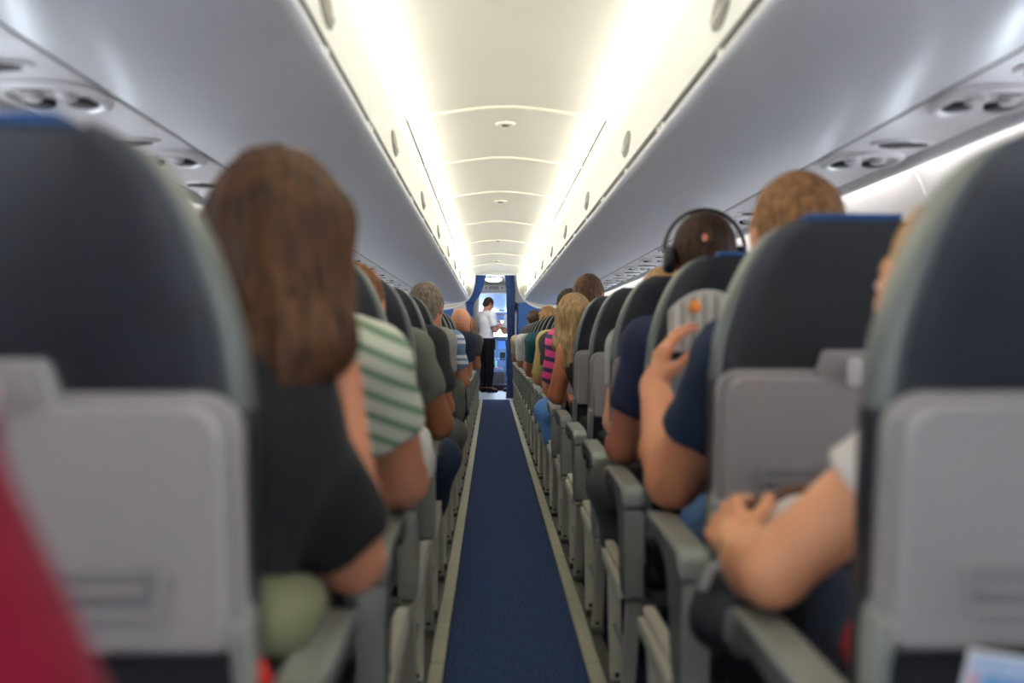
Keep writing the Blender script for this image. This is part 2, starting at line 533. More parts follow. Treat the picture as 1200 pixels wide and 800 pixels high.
# ------------------------------------------------------------------ sidewalls with windows, valance and wall light tubes
WPROF = [(1.185, 1.60), (1.225, 1.555), (1.265, 1.49), (1.295, 1.41), (1.318, 1.32), (1.328, 1.27), (1.345, 1.12), (1.352, .97), (1.352, .92), (1.345, .70), (1.32, .45), (1.28, .2), (1.24, .0)]
def wx(z): return interp([(p[1], p[0]) for p in WPROF[::-1]], z)
for sx, sd in ((-1, 'left'), (1, 'right')):
    wall = empty('wall_' + sd, (sx * 1.352, 0, 0)); wall['kind'] = 'structure'
    ox = sx * 1.352
    me = fm = pm = sm_ = None
    k = -6
    while True:
        y = 3.30 + PITCH * k
        k += 1
        if y < Y0 - .8: continue
        if y + PITCH > 20.7: break
        if me is None:
            a = MB(); ys = [.002, .27, .52, .788]
            idx = {}
            for j, (x, z) in enumerate(WPROF):
                for i, yy in enumerate(ys):
                    # rim of each panel turns outward a little so that joints read
                    idx[i, j] = len(a.v); a.v.append((sx * x - ox, yy, z))
            for j in range(len(WPROF) - 1):
                for i in range(3):
                    if i == 1 and .96 < (WPROF[j][1] + WPROF[j + 1][1]) / 2 < 1.28: continue
                    a.f.append((idx[i, j], idx[i + 1, j], idx[i + 1, j + 1], idx[i, j + 1])); a.sm.append(True)
            for i in (0, 3):
                b0 = len(a.v)
                for x, z in WPROF: a.v.append((sx * (x + .012) - ox, ys[i], z))
                for j in range(len(WPROF) - 1):
                    a.f.append((idx[i, j], idx[i, j + 1], b0 + j + 1, b0 + j)); a.sm.append(False)
            o = a.build('wall_panel', M['wall'], wall, fix=False); me = o.data
            a = MB()
            def rr(g, dx, rad=None): return [(sx * (wx(z) + dx) - ox, yy, z) for yy, z in rrect(.275 - g, .515 + g, .975 - g, 1.265 + g, rad or .085 + g)]
            a.loft([rr(.018, .004, .018), rr(.016, -.006, .020), rr(.006, -.010), rr(-.012, .004), rr(-.03, .05)], True, False, False, False)
            f = a.build('window_frame', M['frame'], wall); fm = f.data
            a = MB(); q = [(sx * (wx(z) + .05) - ox, yy, z) for yy, z in rrect(.305, .485, 1.005, 1.235, .06)]
            a.add(q, [tuple(range(len(q)))])
            g = a.build('window_pane', M['pane'], wall); pm = g.data
            a = MB(); a.box(sx * 1.375 - ox - .002, sx * 1.375 - ox + .002, -.006, .006, 0, 1.6)
            s_ = a.build('joint_strip', M['frame'], wall); sm_ = s_.data
            a = MB(); a.tube([(sx * 1.196 - ox, .03, 1.553), (sx * 1.196 - ox, .76, 1.553)], .009, 8)
            t_ = a.build('wall_light_tube', M['side_tube'], wall); tb = t_.data
        else:
            o = link_mesh('wall_panel', me, wall); f = link_mesh('window_frame', fm, wall); g = link_mesh('window_pane', pm, wall); s_ = link_mesh('joint_strip', sm_, wall)
            t_ = link_mesh('wall_light_tube', tb, wall)
        for q in (o, f, g, s_, t_): q.location.y = y
    # valance between service panels and wall, and closing plate above
    for nm, pr in (('gap_strip', [(.8955, 1.5335), (.9055, 1.5335), (.9055, 1.538), (.8955, 1.538)]), ('gap_strip', [(1.1405, 1.5305), (1.1475, 1.5305), (1.1475, 1.536), (1.1405, 1.536)]),
                   ('valance', [(1.148, 1.529), (1.160, 1.512), (1.172, 1.505), (1.178, 1.509), (1.170, 1.520), (1.160, 1.542), (1.148, 1.542)]),
                   ('wall_top_plate', [(.90, 1.60), (1.20, 1.60), (1.20, 1.606), (.90, 1.606)])):
        pr = [(sx * x - ox, z) for x, z in pr]
        a = MB(); a.loft([[(p[0], Y0, p[1]) for p in pr], [(p[0], Y1, p[1]) for p in pr]], True, True, True, False)
        a.build(nm, M['gap' if nm == 'gap_strip' else 'psu'], wall)
    # unseen outer skin over the bins closes the section against light leaks
    a = MB(); pr = [(1.20, 1.606), (1.12, 1.80), (.95, 2.0), (.70, 2.14), (.4, 2.2), (0, 2.22), (0, 2.23), (.42, 2.21), (.72, 2.15), (.97, 2.01), (1.14, 1.80), (1.22, 1.606)]
    pr = [(sx * x - ox, z) for x, z in pr]
    a.loft([[(p[0], Y0, p[1]) for p in pr], [(p[0], YE, p[1]) for p in pr]], True, True, True, False)
    o = a.build('outer_skin_%d' % (1 if sx < 0 else 2), M['galley_dark'], None, 'structure'); o.location.x = ox

MB().box(-1.40, 1.40, Y0 - .05, Y0 - .01, 0, 2.24).build('wall_rear', M['bin'], None, 'structure')

# ------------------------------------------------------------------ front end: partition with arch, galley, cockpit
TRIM = [(.345, 2.062), (.348, 1.97), (.362, 1.86), (.392, 1.755), (.445, 1.665), (.53, 1.585), (.64, 1.525), (.786, 1.492), (.98, 1.478), (1.25, 1.47)]
front = empty('wall_front', (0, Y1, 0)); front['kind'] = 'structure'
def yb(*a, m='galley', name='panel', b=0.0): return MB().box(*a, b=b).build(name, M[m], front)
for sx in (-1, 1):
    out = TRIM + [(1.40, 1.47), (1.40, 2.22), (.345, 2.22)]
    a = MB()
    rg = [(sx * x, z) for x, z in out]
    a.loft([[(p[0], .02, p[1]) for p in rg], [(p[0], .05, p[1]) for p in rg]], True, True, True, False)
    a.build('arch_panel', M['galley'], front)
    a = MB(); a.tube([(sx * x, .012, z) for x, z in TRIM], .014, 8); a.build('arch_trim', M['white_paint'], front)
a = MB(); a.box(-.345, .345, .02, .05, 2.056, 2.22); a.build('header_panel', M['ceil'], front)
a = MB(); a.tube([(-.345, .012, 2.06), (.345, .012, 2.06)], .012, 8); a.build('arch_trim', M['white_paint'], front)
# blue partitions behind the last rows
yb(.365, 1.36, .022, .045, .0, 1.60, m='blue_panel', name='partition', b=.004)
yb(-1.36, -.70, .022, .045, .0, 1.60, m='blue_panel', name='partition', b=.004)
# galley beyond (local y from the arch)
yb(-.84, -.80, .06, 3.0, 0, 2.2, name='galley_wall')
yb(.62, .66, .06, 3.0, 0, 2.2, m='blue_panel', name='galley_wall')
yb(-.80, .62, .06, 3.1, 2.085, 2.10, name='galley_ceiling')
yb(-.80, -.42, 2.2, 3.06, 0, 1.20, m='galley_dark', name='galley_counter', b=.01)
yb(-.80, -.44, 2.25, 3.06, 1.45, 2.05, name='galley_cupboard', b=.01)
yb(-.80, -.46, .4, 1.4, .0, 1.28, m='galley_dark', name='galley_counter', b=.01)
# cockpit bulkhead with doorway
CB = 3.1
yb(-1.36, -.335, CB, CB + .05, 0, 2.2, name='cockpit_bulkhead')
yb(.245, 1.36, CB, CB + .05, 0, 2.2, name='cockpit_bulkhead')
yb(-.335, .245, CB, CB + .05, 1.885, 2.2, name='cockpit_bulkhead')
for x in (-.335, .245):
    yb(x - .022, x + .022, CB - .02, CB + .06, .0, 1.91, m='bin_door', name='door_jamb', b=.004)
yb(-.36, .27, CB - .02, CB + .06, 1.875, 1.915, m='bin_door', name='door_head', b=.004)
yb(-.313, .223, CB - .03, CB + .05, .0, .11, m='galley_dark', name='door_step', b=.004)
yb(-.313, .223, CB - .035, CB - .005, .112, .135, m='latch', name='step_edge', b=.003)
# cockpit shell
yb(-1.30, -1.26, CB + .05, CB + 2.6, 0, 1.0, m='cockpit', name='cockpit_wall')
yb(-1.30, -1.26, CB + .05, CB + 2.6, 1.62, 2.1, m='cockpit', name='cockpit_wall')
yb(-1.30, -1.26, CB + .05, CB + 1.3, 1.0, 1.62, m='cockpit', name='cockpit_wall')
yb(1.26, 1.30, CB + .05, CB + 2.6, 0, 1.0, m='cockpit', name='cockpit_wall')
yb(1.26, 1.30, CB + .05, CB + 2.6, 1.62, 2.1, m='cockpit', name='cockpit_wall')
yb(1.26, 1.30, CB + .05, CB + 1.3, 1.0, 1.62, m='cockpit', name='cockpit_wall')
a = MB(); a.loft([[(-1.3, CB + .05, 1.98), (1.3, CB + .05, 1.98), (1.3, CB + .05, 2.0), (-1.3, CB + .05, 2.0)],
                  [(-1.3, CB + 2.0, 1.50), (1.3, CB + 2.0, 1.50), (1.3, CB + 2.0, 1.52), (-1.3, CB + 2.0, 1.52)]], True, True, True, False)
a.build('cockpit_ceiling', M['cockpit_light'], front)
for x0, x1 in ((-.26, -.11), (.07, .20)):       # arrow-shaped grab handles of the cockpit ceiling
    a = MB(); zc = 1.60; yc = CB + 1.60
    s = 1 if x0 > 0 else -1
    a.loft([[(x0, yc, zc + .012), (x1, yc, zc + .012), (x1, yc, zc - .03), (x0, yc, zc - .03)], [(x0 + .02, yc + .02, zc + .005), (x1 - .02, yc + .02, zc + .005), (x1 - .02, yc + .02, zc - .02), (x0 + .02, yc + .02, zc - .02)]], True, True, True, False)
    a.build('sun_visor', M['cockpit'], front)
yb(-1.30, 1.30, CB + 2.05, CB + 2.1, 0, 1.06, m='cockpit', name='cockpit_front')
yb(-1.30, 1.30, CB + 2.05, CB + 2.1, 1.50, 2.1, m='cockpit', name='cockpit_front')
for x in (-1.0, -.36, .30, .95): yb(x - .03, x + .03, CB + 2.05, CB + 2.1, 1.06, 1.50, m='cockpit', name='windshield_post')
win = empty('window_1', (0, Y1 + CB + 2.075, 1.06)); win['kind'] = 'structure'
MB().box(-1.3, 1.3, -.004, .004, 0, .44).build('windshield_pane', M['pane'], win)

# emergency / service fittings of the galley ceiling
r = empty('dome_lamp', (-.035, Y1 + 1.3, 2.085)); tag(r, 'glowing white dome lamp on the galley ceiling above the doorway', 'ceiling lamp')
MB().lathe([(.16, -.0005), (.16, -.02), (.15, -.03), (.0, -.03)], 28).build('rim', M['white_paint'], r)
MB().lathe([(.14, -.031), (.125, -.055), (.08, -.072), (.0, -.08)], 28).build('diffuser', M['dome'], r)
r = empty('overhead_control_panel', (-.03, Y1 + CB - .06, 1.925)); tag(r, 'cream control panel with red lights above the cockpit doorway', 'control panel')
MB().box(-.24, .24, -.05, .05, -.005, .11, b=.012).build('body', M['bin_door'], r)
MB().box(-.09, .09, -.056, -.049, .03, .08, b=.002).build('display', M['galley_dark'], r)
for x in (-.15, .16): MB().lathe([(.016, -.050), (.014, -.062), (0, -.064)], 12, 'Y', (x, 0, .055)).build('red_light', M['knob_red'], r)
for k in range(5): MB().box(-.075 + k * .032, -.055 + k * .032, -.060, -.055, .04, .07, b=.002).build('button', M['white_paint'], r)

r = empty('cockpit_fill_lamp', (.62, Y1 + CB + .55, 1.82)); tag(r, 'added fill lamp under the cockpit roof, right of the doorway', 'ceiling lamp')  # added lamp, out of view, to brighten the instrument panel
MB().lathe([(.11, .03), (.11, .0), (.09, -.008), (0, -.01)], 20).build('rim', M['white_paint'], r)
MB().lathe([(.085, -.011), (.07, -.03), (0, -.036)], 20).build('diffuser', glow('cockpit_fill_glow', (235, 244, 255), 60.0), r)
# cockpit instruments
r = empty('instrument_panel', (-.02, Y1 + CB + 1.85, .30)); tag(r, 'blue-grey cockpit instrument panel with screens, gauges and switches', 'instrument panel')
MB().box(-.75, .75, 0, .08, 0, .70, b=.01).build('panel_board', M['cockpit'], r)
MB().box(-.78, .78, -.14, .14, .705, .755, b=.012).build('glareshield', M['galley_dark'], r)
rnd = random.Random(3)
for (x0, z0, w, h, m) in ((-.06, .47, .10, .13, 'black'), (.10, .50, .13, .15, 'screen_b'), (-.28, .48, .16, .16, 'screen_b'), (.30, .48, .16, .16, 'screen_b'), (-.5, .48, .16, .16, 'black'), (.52, .48, .16, .16, 'black'), (.12, .30, .12, .12, 'black')):
    f = MB().box(x0 - .012, x0 + w + .012, -.012, -.001, z0 - .012, z0 + h + .012, b=.004).build('bezel', M['cockpit_light'], r)
    MB().box(x0, x0 + w, -.016, -.0125, z0, z0 + h).build('screen', M[m], f)
for k in range(44):
    x = -.62 + (k % 22) * .059; z = .12 + (k // 22) * .16 + rnd.uniform(-.03, .03)
    MB().lathe([(.016, -.001), (.014, -.018), (0, -.020)], 8, 'Y', (x, 0, z)).build('knob', M[rnd.choice(['black', 'white_paint', 'cockpit_light', 'knob_red', 'white_paint'])], r)
for k in range(30):
    x = -.62 + k * .042; z = .41 + (k % 2) * .022
    MB().box(x, x + .022, -.010, -.001, z - .16, z - .145).build('switch', M[rnd.choice(['white_paint', 'black'])], r)
r = empty('centre_pedestal', (-.03, Y1 + CB + .55, 0)); tag(r, 'dark grey pedestal box between the pilot seats in cockpit', 'pedestal')
MB().box(-.25, .22, .1, 1.15, .0, .34, b=.02).build('body', M['galley_dark'], r)
MB().box(-.23, .20, .12, 1.12, .341, .40, b=.01).build('top_plate', M['cockpit_light'], r)
for k in range(14):
    x, y = -.18 + (k % 5) * .085, .62 + (k // 5) * .17
    MB().lathe([(.018, .401), (.016, .43), (0, .433)], 8, 'Z', (x, y, 0)).build('knob', M[rnd.choice(['black', 'white_paint', 'cockpit'])], r)
for x in (-.02, .04):
    MB().box(x, x + .03, .85, .89, .401, .56, b=.008).build('throttle_lever', M['white_paint'], r)
tag(MB().box(-.17, .02, 0, .02, 0, .17, b=.004).build('green_folder', M['folder_glow'], None), 'green folder standing on the pale pedestal in the cockpit', 'folder')
bpy.data.objects['green_folder'].location = (-.02, Y1 + CB + .80, .405)
tag(MB().box(-.2, .16, 0, .03, 0, .025, b=.004).build('pink_binder', mat('pink_binder_card', (208, 120, 170), .6), None), 'pink binder lying on the front of the cockpit pedestal', 'binder')
bpy.data.objects['pink_binder'].location = (-.02, Y1 + CB + .675, .402)
r = empty('overhead_switch_panel', (.04, Y1 + CB + 1.55, 1.42)); tag(r, 'pale switch panel with red guards below the cockpit roof', 'switch panel')
MB().box(-.14, .20, 0, .05, -.05, .14, b=.008).build('board', M['cockpit_light'], r)
for k in range(4): MB().box(-.04 + k * .05, -.01 + k * .05, -.014, -.001, .07, .10, b=.003).build('red_guard', M['knob_red'], r)
for k in range(4): MB().lathe([(.012, -.001), (.010, -.018), (0, -.02)], 8, 'Y', (-.10 + k * .08, 0, 0)).build('knob', M['galley_dark'], r)

# curtains
def curtain(name, label, stations, m, folds=6, amp=.018, tie=None):
    """stations: (z, x centre, half width); a pleated sheet with thickness"""
    r = empty(name, (stations[-1][1], Y1 + .12, 0)); tag(r, label, 'curtain')
    n = folds * 8; a = MB(); rings = []
    for i in range(41):
        z = stations[0][0] + (stations[-1][0] - stations[0][0]) * i / 40
        xc = interp([(s[0], s[1]) for s in stations[::-1]], z); hw = interp([(s[0], s[2]) for s in stations[::-1]], z)
        front_, back_ = [], []
        for k in range(n + 1):
            u = -1 + 2 * k / n
            y = amp * math.sin(u * folds * PI + .5 * math.sin(z * 3)) + .3 * amp * math.sin(u * 23 + z * 5)
            x = xc + u * hw - stations[-1][1]
            front_.append((x, y, z)); back_.append((x, y + .006, z))
        rings.append(front_ + back_[::-1])
    a.loft(rings, True, True, True, True)
    a.build('cloth', M[m], r)
    return r
c = curtain('curtain', 'blue pleated curtain gathered at the left of the galley archway',
        [(2.05, -.245, .085), (1.95, -.255, .075), (1.80, -.30, .07), (1.68, -.37, .085), (1.62, -.43, .085), (1.55, -.43, .065), (1.40, -.42, .06), (1.0, -.40, .06), (.015, -.335, .055)], 'curtain', 5)
MB().tube([(.0 - .02, -.035, 1.58), (.0 - .17, -.035, 1.60)], .008, 6).build('tie_band', M['curtain_dark'], c)
c = curtain('curtain', 'navy blue pleated curtain hanging full length at the right of the galley archway',
        [(2.05, .225, .075), (1.80, .245, .075), (1.5, .245, .07), (1.0, .25, .065), (.5, .25, .06), (.015, .235, .07)], 'curtain_dark', 5)
c = curtain('curtain', 'bright blue bunched curtain beside the partition, dotted with white snaps',
        [(1.60, .40, .05), (1.45, .41, .065), (1.2, .41, .07), (.9, .40, .065), (.015, .38, .055)], 'curtain', 4)
for z in (1.53, 1.38, 1.22, 1.06): MB().lathe([(.009, -.001), (.008, -.006), (0, -.007)], 10, 'Y', (-.01, -.022, z)).build('snap', M['white_paint'], c)
for sx, x0, x1 in ((1, -.33, -.15), (1, .14, .34)):
    pass
# ------------------------------------------------------------------ seats (built at the origin: x = seat centre, y = 0 at the rear face at tray height)
W_TAB = [(.42, .222), (.60, .228), (.93, .230), (1.0, .223), (1.05, .211), (1.09, .197), (1.125, .182), (1.15, .168), (1.17, .153), (1.185, .137), (1.195, .117), (1.20, .10)]
R_TAB = [(.40, .068), (.5, .058), (.93, 0), (1.20, -.045)]
def yR(z): return interp(R_TAB, z)
T_TAB = [(.42, .045), (.9, .047), (1.08, .05), (1.14, .047), (1.175, .04), (1.195, .030), (1.20, .024)]
def back_section(z, n=40, ex=5.5):
    w, t = interp(W_TAB, z), interp(T_TAB, z)
    out = []
    for k in range(n):
        a = 2 * PI * (k + .5) / n
        c, s = math.cos(a), math.sin(a)
        # even spacing round a rounded rectangle
        m = (abs(c) ** ex + abs(s) ** ex) ** (-1 / ex)
        out.append((w * m * c, yR(z) + t + t * m * s, z))
    return out
def make_seat(side):
    """side: -1 / +1 the aisle side of an aisle seat; 0 a window seat"""
    r = empty('aisle_seat' if side else 'window_seat')
    zs = [.42, .5, .6, .7, .8, .88, .93, .97, 1.0, 1.03, 1.06, 1.09, 1.11, 1.13, 1.15, 1.165, 1.178, 1.188, 1.195, 1.20]
    rings = [back_section(z) for z in zs]
    n = len(rings[0])
    side_cols = [j for j in range(n) if abs(math.cos(2 * PI * (j + 1) / n)) * 1.0 > .72 and abs(math.sin(2 * PI * (j + 1) / n)) < .70]
    def part_mesh(cols, caps):
        a = MB()
        base = 0
        for rg in rings: a.v += rg
        for i, j in cols:
                a.f.append((i * n + j, i * n + (j + 1) % n, (i + 1) * n + (j + 1) % n, (i + 1) * n + j)); a.sm.append(True)
        if caps:
            top = (len(rings) - 1) * n
            a.f.append(tuple(top + j for j in range(n))); a.sm.append(True)
            a.f.append(tuple(range(n))[::-1]); a.sm.append(True)
        used_v = sorted({i for f in a.f for i in f}); back = {v: k for k, v in enumerate(used_v)}
        a.v = [a.v[i] for i in used_v]; a.f = [tuple(back[i] for i in f) for f in a.f]
        return a
    lo_rows = range(0, 6); hi_rows = range(6, len(rings) - 1)
    part_mesh([(i, j) for i in range(len(rings) - 1) for j in range(n) if j not in side_cols or i in lo_rows], True).build('backrest', M['leather'], r)
    for s in (-1, 1):
        part_mesh([(i, j) for i in hi_rows for j in side_cols if math.cos(2 * PI * (j + 1) / n) * s > 0], False).build('side_gusset', M['gusset'], r)
    cols = [j for j in range(n) if (j in side_cols) != ((j - 1) % n in side_cols)]
    for j in cols:
        if rings[0][j][1] - yR(.42) < interp(T_TAB, .42):      # the rear pair of seams
            a = MB(); a.tube([rg[j] for rg in rings], .0035, 6); a.build('piping', M['piping'], r)
    # hard shell of the lower back and the table folded against it
    a = MB(); a.slab(rrect(-.228, .228, .700, .948, (.012, .040)), -.012, .014, .006, yR); a.build('back_shell', M['shell'], r)
    a = MB(); a.slab(rrect(-.216, .216, .688, .938, (.016, .036), 6), .0145, .030, .007, yR)
    t = a.build('tray_table', M['tray'], r)
    a = MB(); a.slab([(-.150, .778), (.150, .778), (.136, .726), (-.136, .726)][::-1], .0302, .0345, .0025, yR); a.build('handle_recess', M['tray_dark'], t)  # darker grey paints the shade of a recess; the slab stands proud
    for z0, z1, xx in ((.7265, .7345, .140), (.752, .757, .140)):
        a = MB(); a.slab([(-xx, z0), (xx, z0), (xx + .003, z1), (-xx - .003, z1)], .0347, .0395, .002, yR); a.build('handle_rib', M['tray'], t)
    for s in (-1, 1):
        a = MB(); a.slab([(s * .140, .728), (s * .148, .728), (s * .158, .778), (s * .149, .778)], .0347, .0395, .002, yR); a.build('handle_rib', M['tray'], t)
    a = MB(); a.slab(rrect(-.215, .215, .60, .699, .008), -.01, .006, .003, yR); a.build('lower_back_panel', M['dark_leather'], r)
    # raised tab with the table latch
    a = MB(); a.slab([(-.062, .925), (.062, .925), (.060, .940), (.050, .975), (.044, .981), (-.044, .981), (-.050, .975), (-.060, .940)], .004, .028, .006, yR)
    tb = a.build('latch_tab', M['shell'], r)
    a = MB(); a.slab([(-.04, .940), (.04, .940), (.036, .970), (-.036, .970)], .0282, .031, .0015, yR); a.build('tab_inset', M['tray'], tb)
    a = MB(); a.slab(rrect(-.011, .011, .918, .968, .0105), .0315, .047, .005, yR); a.build('tray_latch', M['latch'], r)
    for s in (-1, 1):    # hinge arms of the table
        a = MB(); a.prism_x([(yR(.66) - .030, .69), (yR(.66) - .034, .715), (yR(.6) - .008, .735), (yR(.6) + .015, .72), (yR(.55) + .02, .60), (yR(.52) + .02, .53), (yR(.52) - .008, .53), (yR(.6) - .018, .64)],
                             s * .2225 - .009, s * .2225 + .009, .003); a.build('tray_arm', M['arm_grey'], r)
    # literature pocket
    a = MB(); rg = []
    for z, w, d in ((.36, .15, .0), (.365, .185, .020), (.42, .203, .034), (.50, .206, .040), (.58, .206, .036), (.630, .205, .030), (.634, .202, .022)):
        pts = []
        for k in range(13):
            u = -1 + 2 * k / 12; pts.append((w * u, yR(z) - d * (1 - u ** 6) - .002, z))
        pts += [(w * .98, yR(z) + .02, z), (-w * .98, yR(z) + .02, z)]
        rg.append(pts)
    a.loft(rg, True, True, True, True); a.build('seat_pocket', M['dark_leather'], r)
    # cloth over the headrest
    # seat pan and cushion
    a = MB(); a.box(-.215, .215, .17, .565, .340, .425, b=.03); a.build('cushion', M['leather'], r)
    a = MB(); a.box(-.205, .205, .165, .55, .312, .339, b=.006); a.build('seat_pan', M['arm_dark'], r)
    for yy in (.20, .50):
        a = MB(); a.tube([(-.235, yy, .296), (.235, yy, .296)], .019, 10); a.build('beam', M['steel'], r)
    top = [(-.012, 0.595), (-.005, 0.617), (.02, 0.628), (.12, 0.632), (.27, 0.636), (.36, 0.635), (.40, 0.625), (.418, 0.602), (.416, 0.578), (.402, 0.566), (.388, 0.568), (.368, 0.586), (.33, 0.593), (.24, 0.588), (.185, 0.572), (.155, 0.545), (.142, 0.520)]
    if side:
        # aisle armrest arch, end cap, side panel
        xa = side * .2675
        a = MB(); a.prism_x(top + [(.135, .46), (.115, .40), (.085, .362), (.045, .350), (.012, .362), (-.004, .40), (-.012, .50)], xa - .021, xa + .021, .006)
        a.build('side_panel', M['arm_dark'], r)  # darker grey paints the shadow on the panel's aisle face
        a = MB(); a.prism_x([(-.016, 0.598), (-.009, 0.622), (.02, 0.636), (.12, 0.640), (.27, 0.644), (.365, 0.643), (.407, 0.630), (.426, 0.602), (.423, 0.580), (.410, 0.586), (.395, 0.614), (.36, 0.625), (.27, 0.628), (.12, 0.625), (.02, 0.620), (.004, 0.610), (-.002, 0.595)], xa - .0275, xa + .0275, .004)
        ar = a.build('armrest', M['arm_grey'], r)
        a = MB(); a.box(xa - .024, xa + .024, -.022, -.0135, .586, .620, b=.004); a.build('end_cap', M['arm_grey'], ar)
        a = MB(); a.box(xa - .024, xa + .024, -.024, -.0125, .365, .577, b=.005); a.build('rear_cover', M['arm_grey'], r)
        for z in (.545, .41):
            MB().lathe([(.005, -.0245), (.004, -.027), (0, -.0275)], 8, 'Y', (xa, 0, z)).build('screw', M['steel'], r)
        # two-step side rail
        a = MB(); a.prism_x([(.14, .325), (.57, .340), (.57, .372), (.14, .365)], xa - .020, xa + .020, .004); a.build('side_rail', M['metal'], r)
        a = MB(); a.prism_x([(.16, .372), (.56, .378), (.56, .398), (.16, .392)], xa - .010, xa + .020, .004); a.build('side_rail', M['metal'], r)
        # legs: a slanting flat leg at the rear, an upright one in front, feet in the floor track
        xl = side * .262
        for yt, yb_, zt in ((.03, .17, .345), (.47, .40, .325)):
            a = MB(); w = .017
            a.loft([[(xl - w, yt - .020, zt), (xl + w, yt - .020, zt), (xl + w, yt + .020, zt), (xl - w, yt + .020, zt)],
                    [(xl - w, yb_ - .016, .030), (xl + w, yb_ - .016, .030), (xl + w, yb_ + .016, .030), (xl - w, yb_ + .016, .030)]], True, True, True, False)
            lg = a.build('leg', M['metal'], r)
            MB().box(xl - .020, xl + .020, yb_ - .045, yb_ + .045, .0128, .034, b=.005).build('foot', M['arm_dark'], lg)
            MB().lathe([(.008, -.021), (.007, -.026), (0, -.027)], 8, 'Y', (xl, yb_, .05)).build('bolt', M['black'], lg)
        a = MB(); a.tube([(xl, .10, .18), (xl, .43, .18)], .008, 8); a.build('brace', M['steel'], r)
        # armrest between the two seats
        xm = -side * .2505
        a = MB(); a.prism_x(top[:-3] + [(.10, .55), (.05, .54), (.0, .55)], xm - .020, xm + .020, .006); a.build('armrest', M['arm_grey'], r)
    else:
        for s in (-1, 1):
            xl = s * .2
            a = MB(); w = .016
            if s == 1:
                a.loft([[(-w, .03, .345), (w, .03, .345), (w, .07, .345), (-w, .07, .345)], [(-w, .15, .0), (w, .15, .0), (w, .18, .0), (-w, .18, .0)]], True, True, True, False)
            else:
                a.loft([[(-w, .45, .325), (w, .45, .325), (w, .49, .325), (-w, .49, .325)], [(-w, .38, .0), (w, .38, .0), (w, .42, .0), (-w, .42, .0)]], True, True, True, False)
            a.build('leg', M['metal'], r)
    return r

WHO = {}   # (side, row) -> what singles the seat out
WHO[(-1, 1)] = 'largest on the left, behind the long-haired woman'
WHO[(-1, 2)] = 'second from the camera, a sliver beside long brown hair'
WHO[(-1, 3)] = 'third from the camera, above a striped shoulder'
WHO[(-1, 4)] = 'fourth from the camera, by the grey polo sleeve'
WHO[(-1, 5)] = 'fifth from the camera, behind the black sleeve'
WHO[(-1, 6)] = 'sixth from the camera, behind the grey-haired man'
WHO[(-1, 12)] = 'twelfth from the camera, behind the bald man'
WHO[(1, 1)] = 'largest on the right, with magazine in its pocket'
WHO[(1, 2)] = 'second from the camera, behind the ginger-haired man'
WHO[(1, 3)] = 'third from the camera, behind the man with headphones'
WHO[(1, 4)] = 'fourth from the camera, ahead of the headphones passenger'
WHO[(1, 5)] = 'fifth from the camera, with nobody in it'
WHO[(1, 6)] = 'sixth from the camera, behind the blonde woman'
WHO[(1, 7)] = 'seventh from the camera, behind the pink striped shirt'
WHO[(1, 20)] = 'last one, beside the navy curtain'
WHO[(-1, 20)] = 'last one, beside the gathered curtain'
protos = {s: make_seat(s) for s in (-1, 0, 1)}
used = set()
def put(s, x, y, nm):
    if s in used: o = copy_tree(protos[s])
    else: o = protos[s]; used.add(s)
    o.location = (x, y, 0)
    return o
for sx, sd in ((-1, 'left'), (1, 'right')):
    for n in range(0, ROWS + 1):
        o = put(-sx, sx * .545, rowD(n), 'aisle_seat')
        w = WHO.get((sx, n), ORD[n] + ' from the camera' if n else 'level with the camera')
        tag(o, 'dark leather aisle seat, %s side, %s' % (sd, w), 'seat', 'aisle seats on the ' + sd)
        o = put(0, sx * 1.055, rowD(n), 'window_seat')
        tag(o, 'dark leather window seat by the %s sidewall, %s' % (sd, (ORD[n] + ' from the camera') if n else 'level with the camera'), 'seat', 'window seats')

# blue cloths over three headrests
def headrest_cloth(x, D, hw, label):
    r = empty('headrest_cloth', (x, D + yR(1.2) + .03, 1.20)); tag(r, label, 'headrest cover', 'blue headrest covers')
    a = MB(); n_ = 16
    def sec(w, z0, z1, d):
        pts = rrect(-w, w, z0, z1, min(.005, (z1 - z0) * .45), 3)
        return [(p[0], d, p[1]) for p in pts]
    a.loft([sec(hw * .97, .002, .010, -.034), sec(hw, .001, .0125, -.028), sec(hw, .001, .0135, .0), sec(hw, .001, .0125, .028), sec(hw * .97, .002, .010, .034)], True, True, True, False)
    a.build('cloth', M['blue_cloth'], r)
headrest_cloth(-.545, rowD(1), .068, 'blue cloth over the top of the large front left seat')
headrest_cloth(.545, rowD(2), .080, 'blue cloth on the seat behind the ginger-haired man')
headrest_cloth(.545, rowD(3), .062, 'blue cloth on the seat behind the headphones wearer')
# ------------------------------------------------------------------ people: bodies as one smooth-blended surface, meshed with surface nets
def V3(*a): return np.array(a if len(a) > 1 else a[0], dtype=np.float64)
def unit(v): return v / (np.linalg.norm(v) + 1e-9)

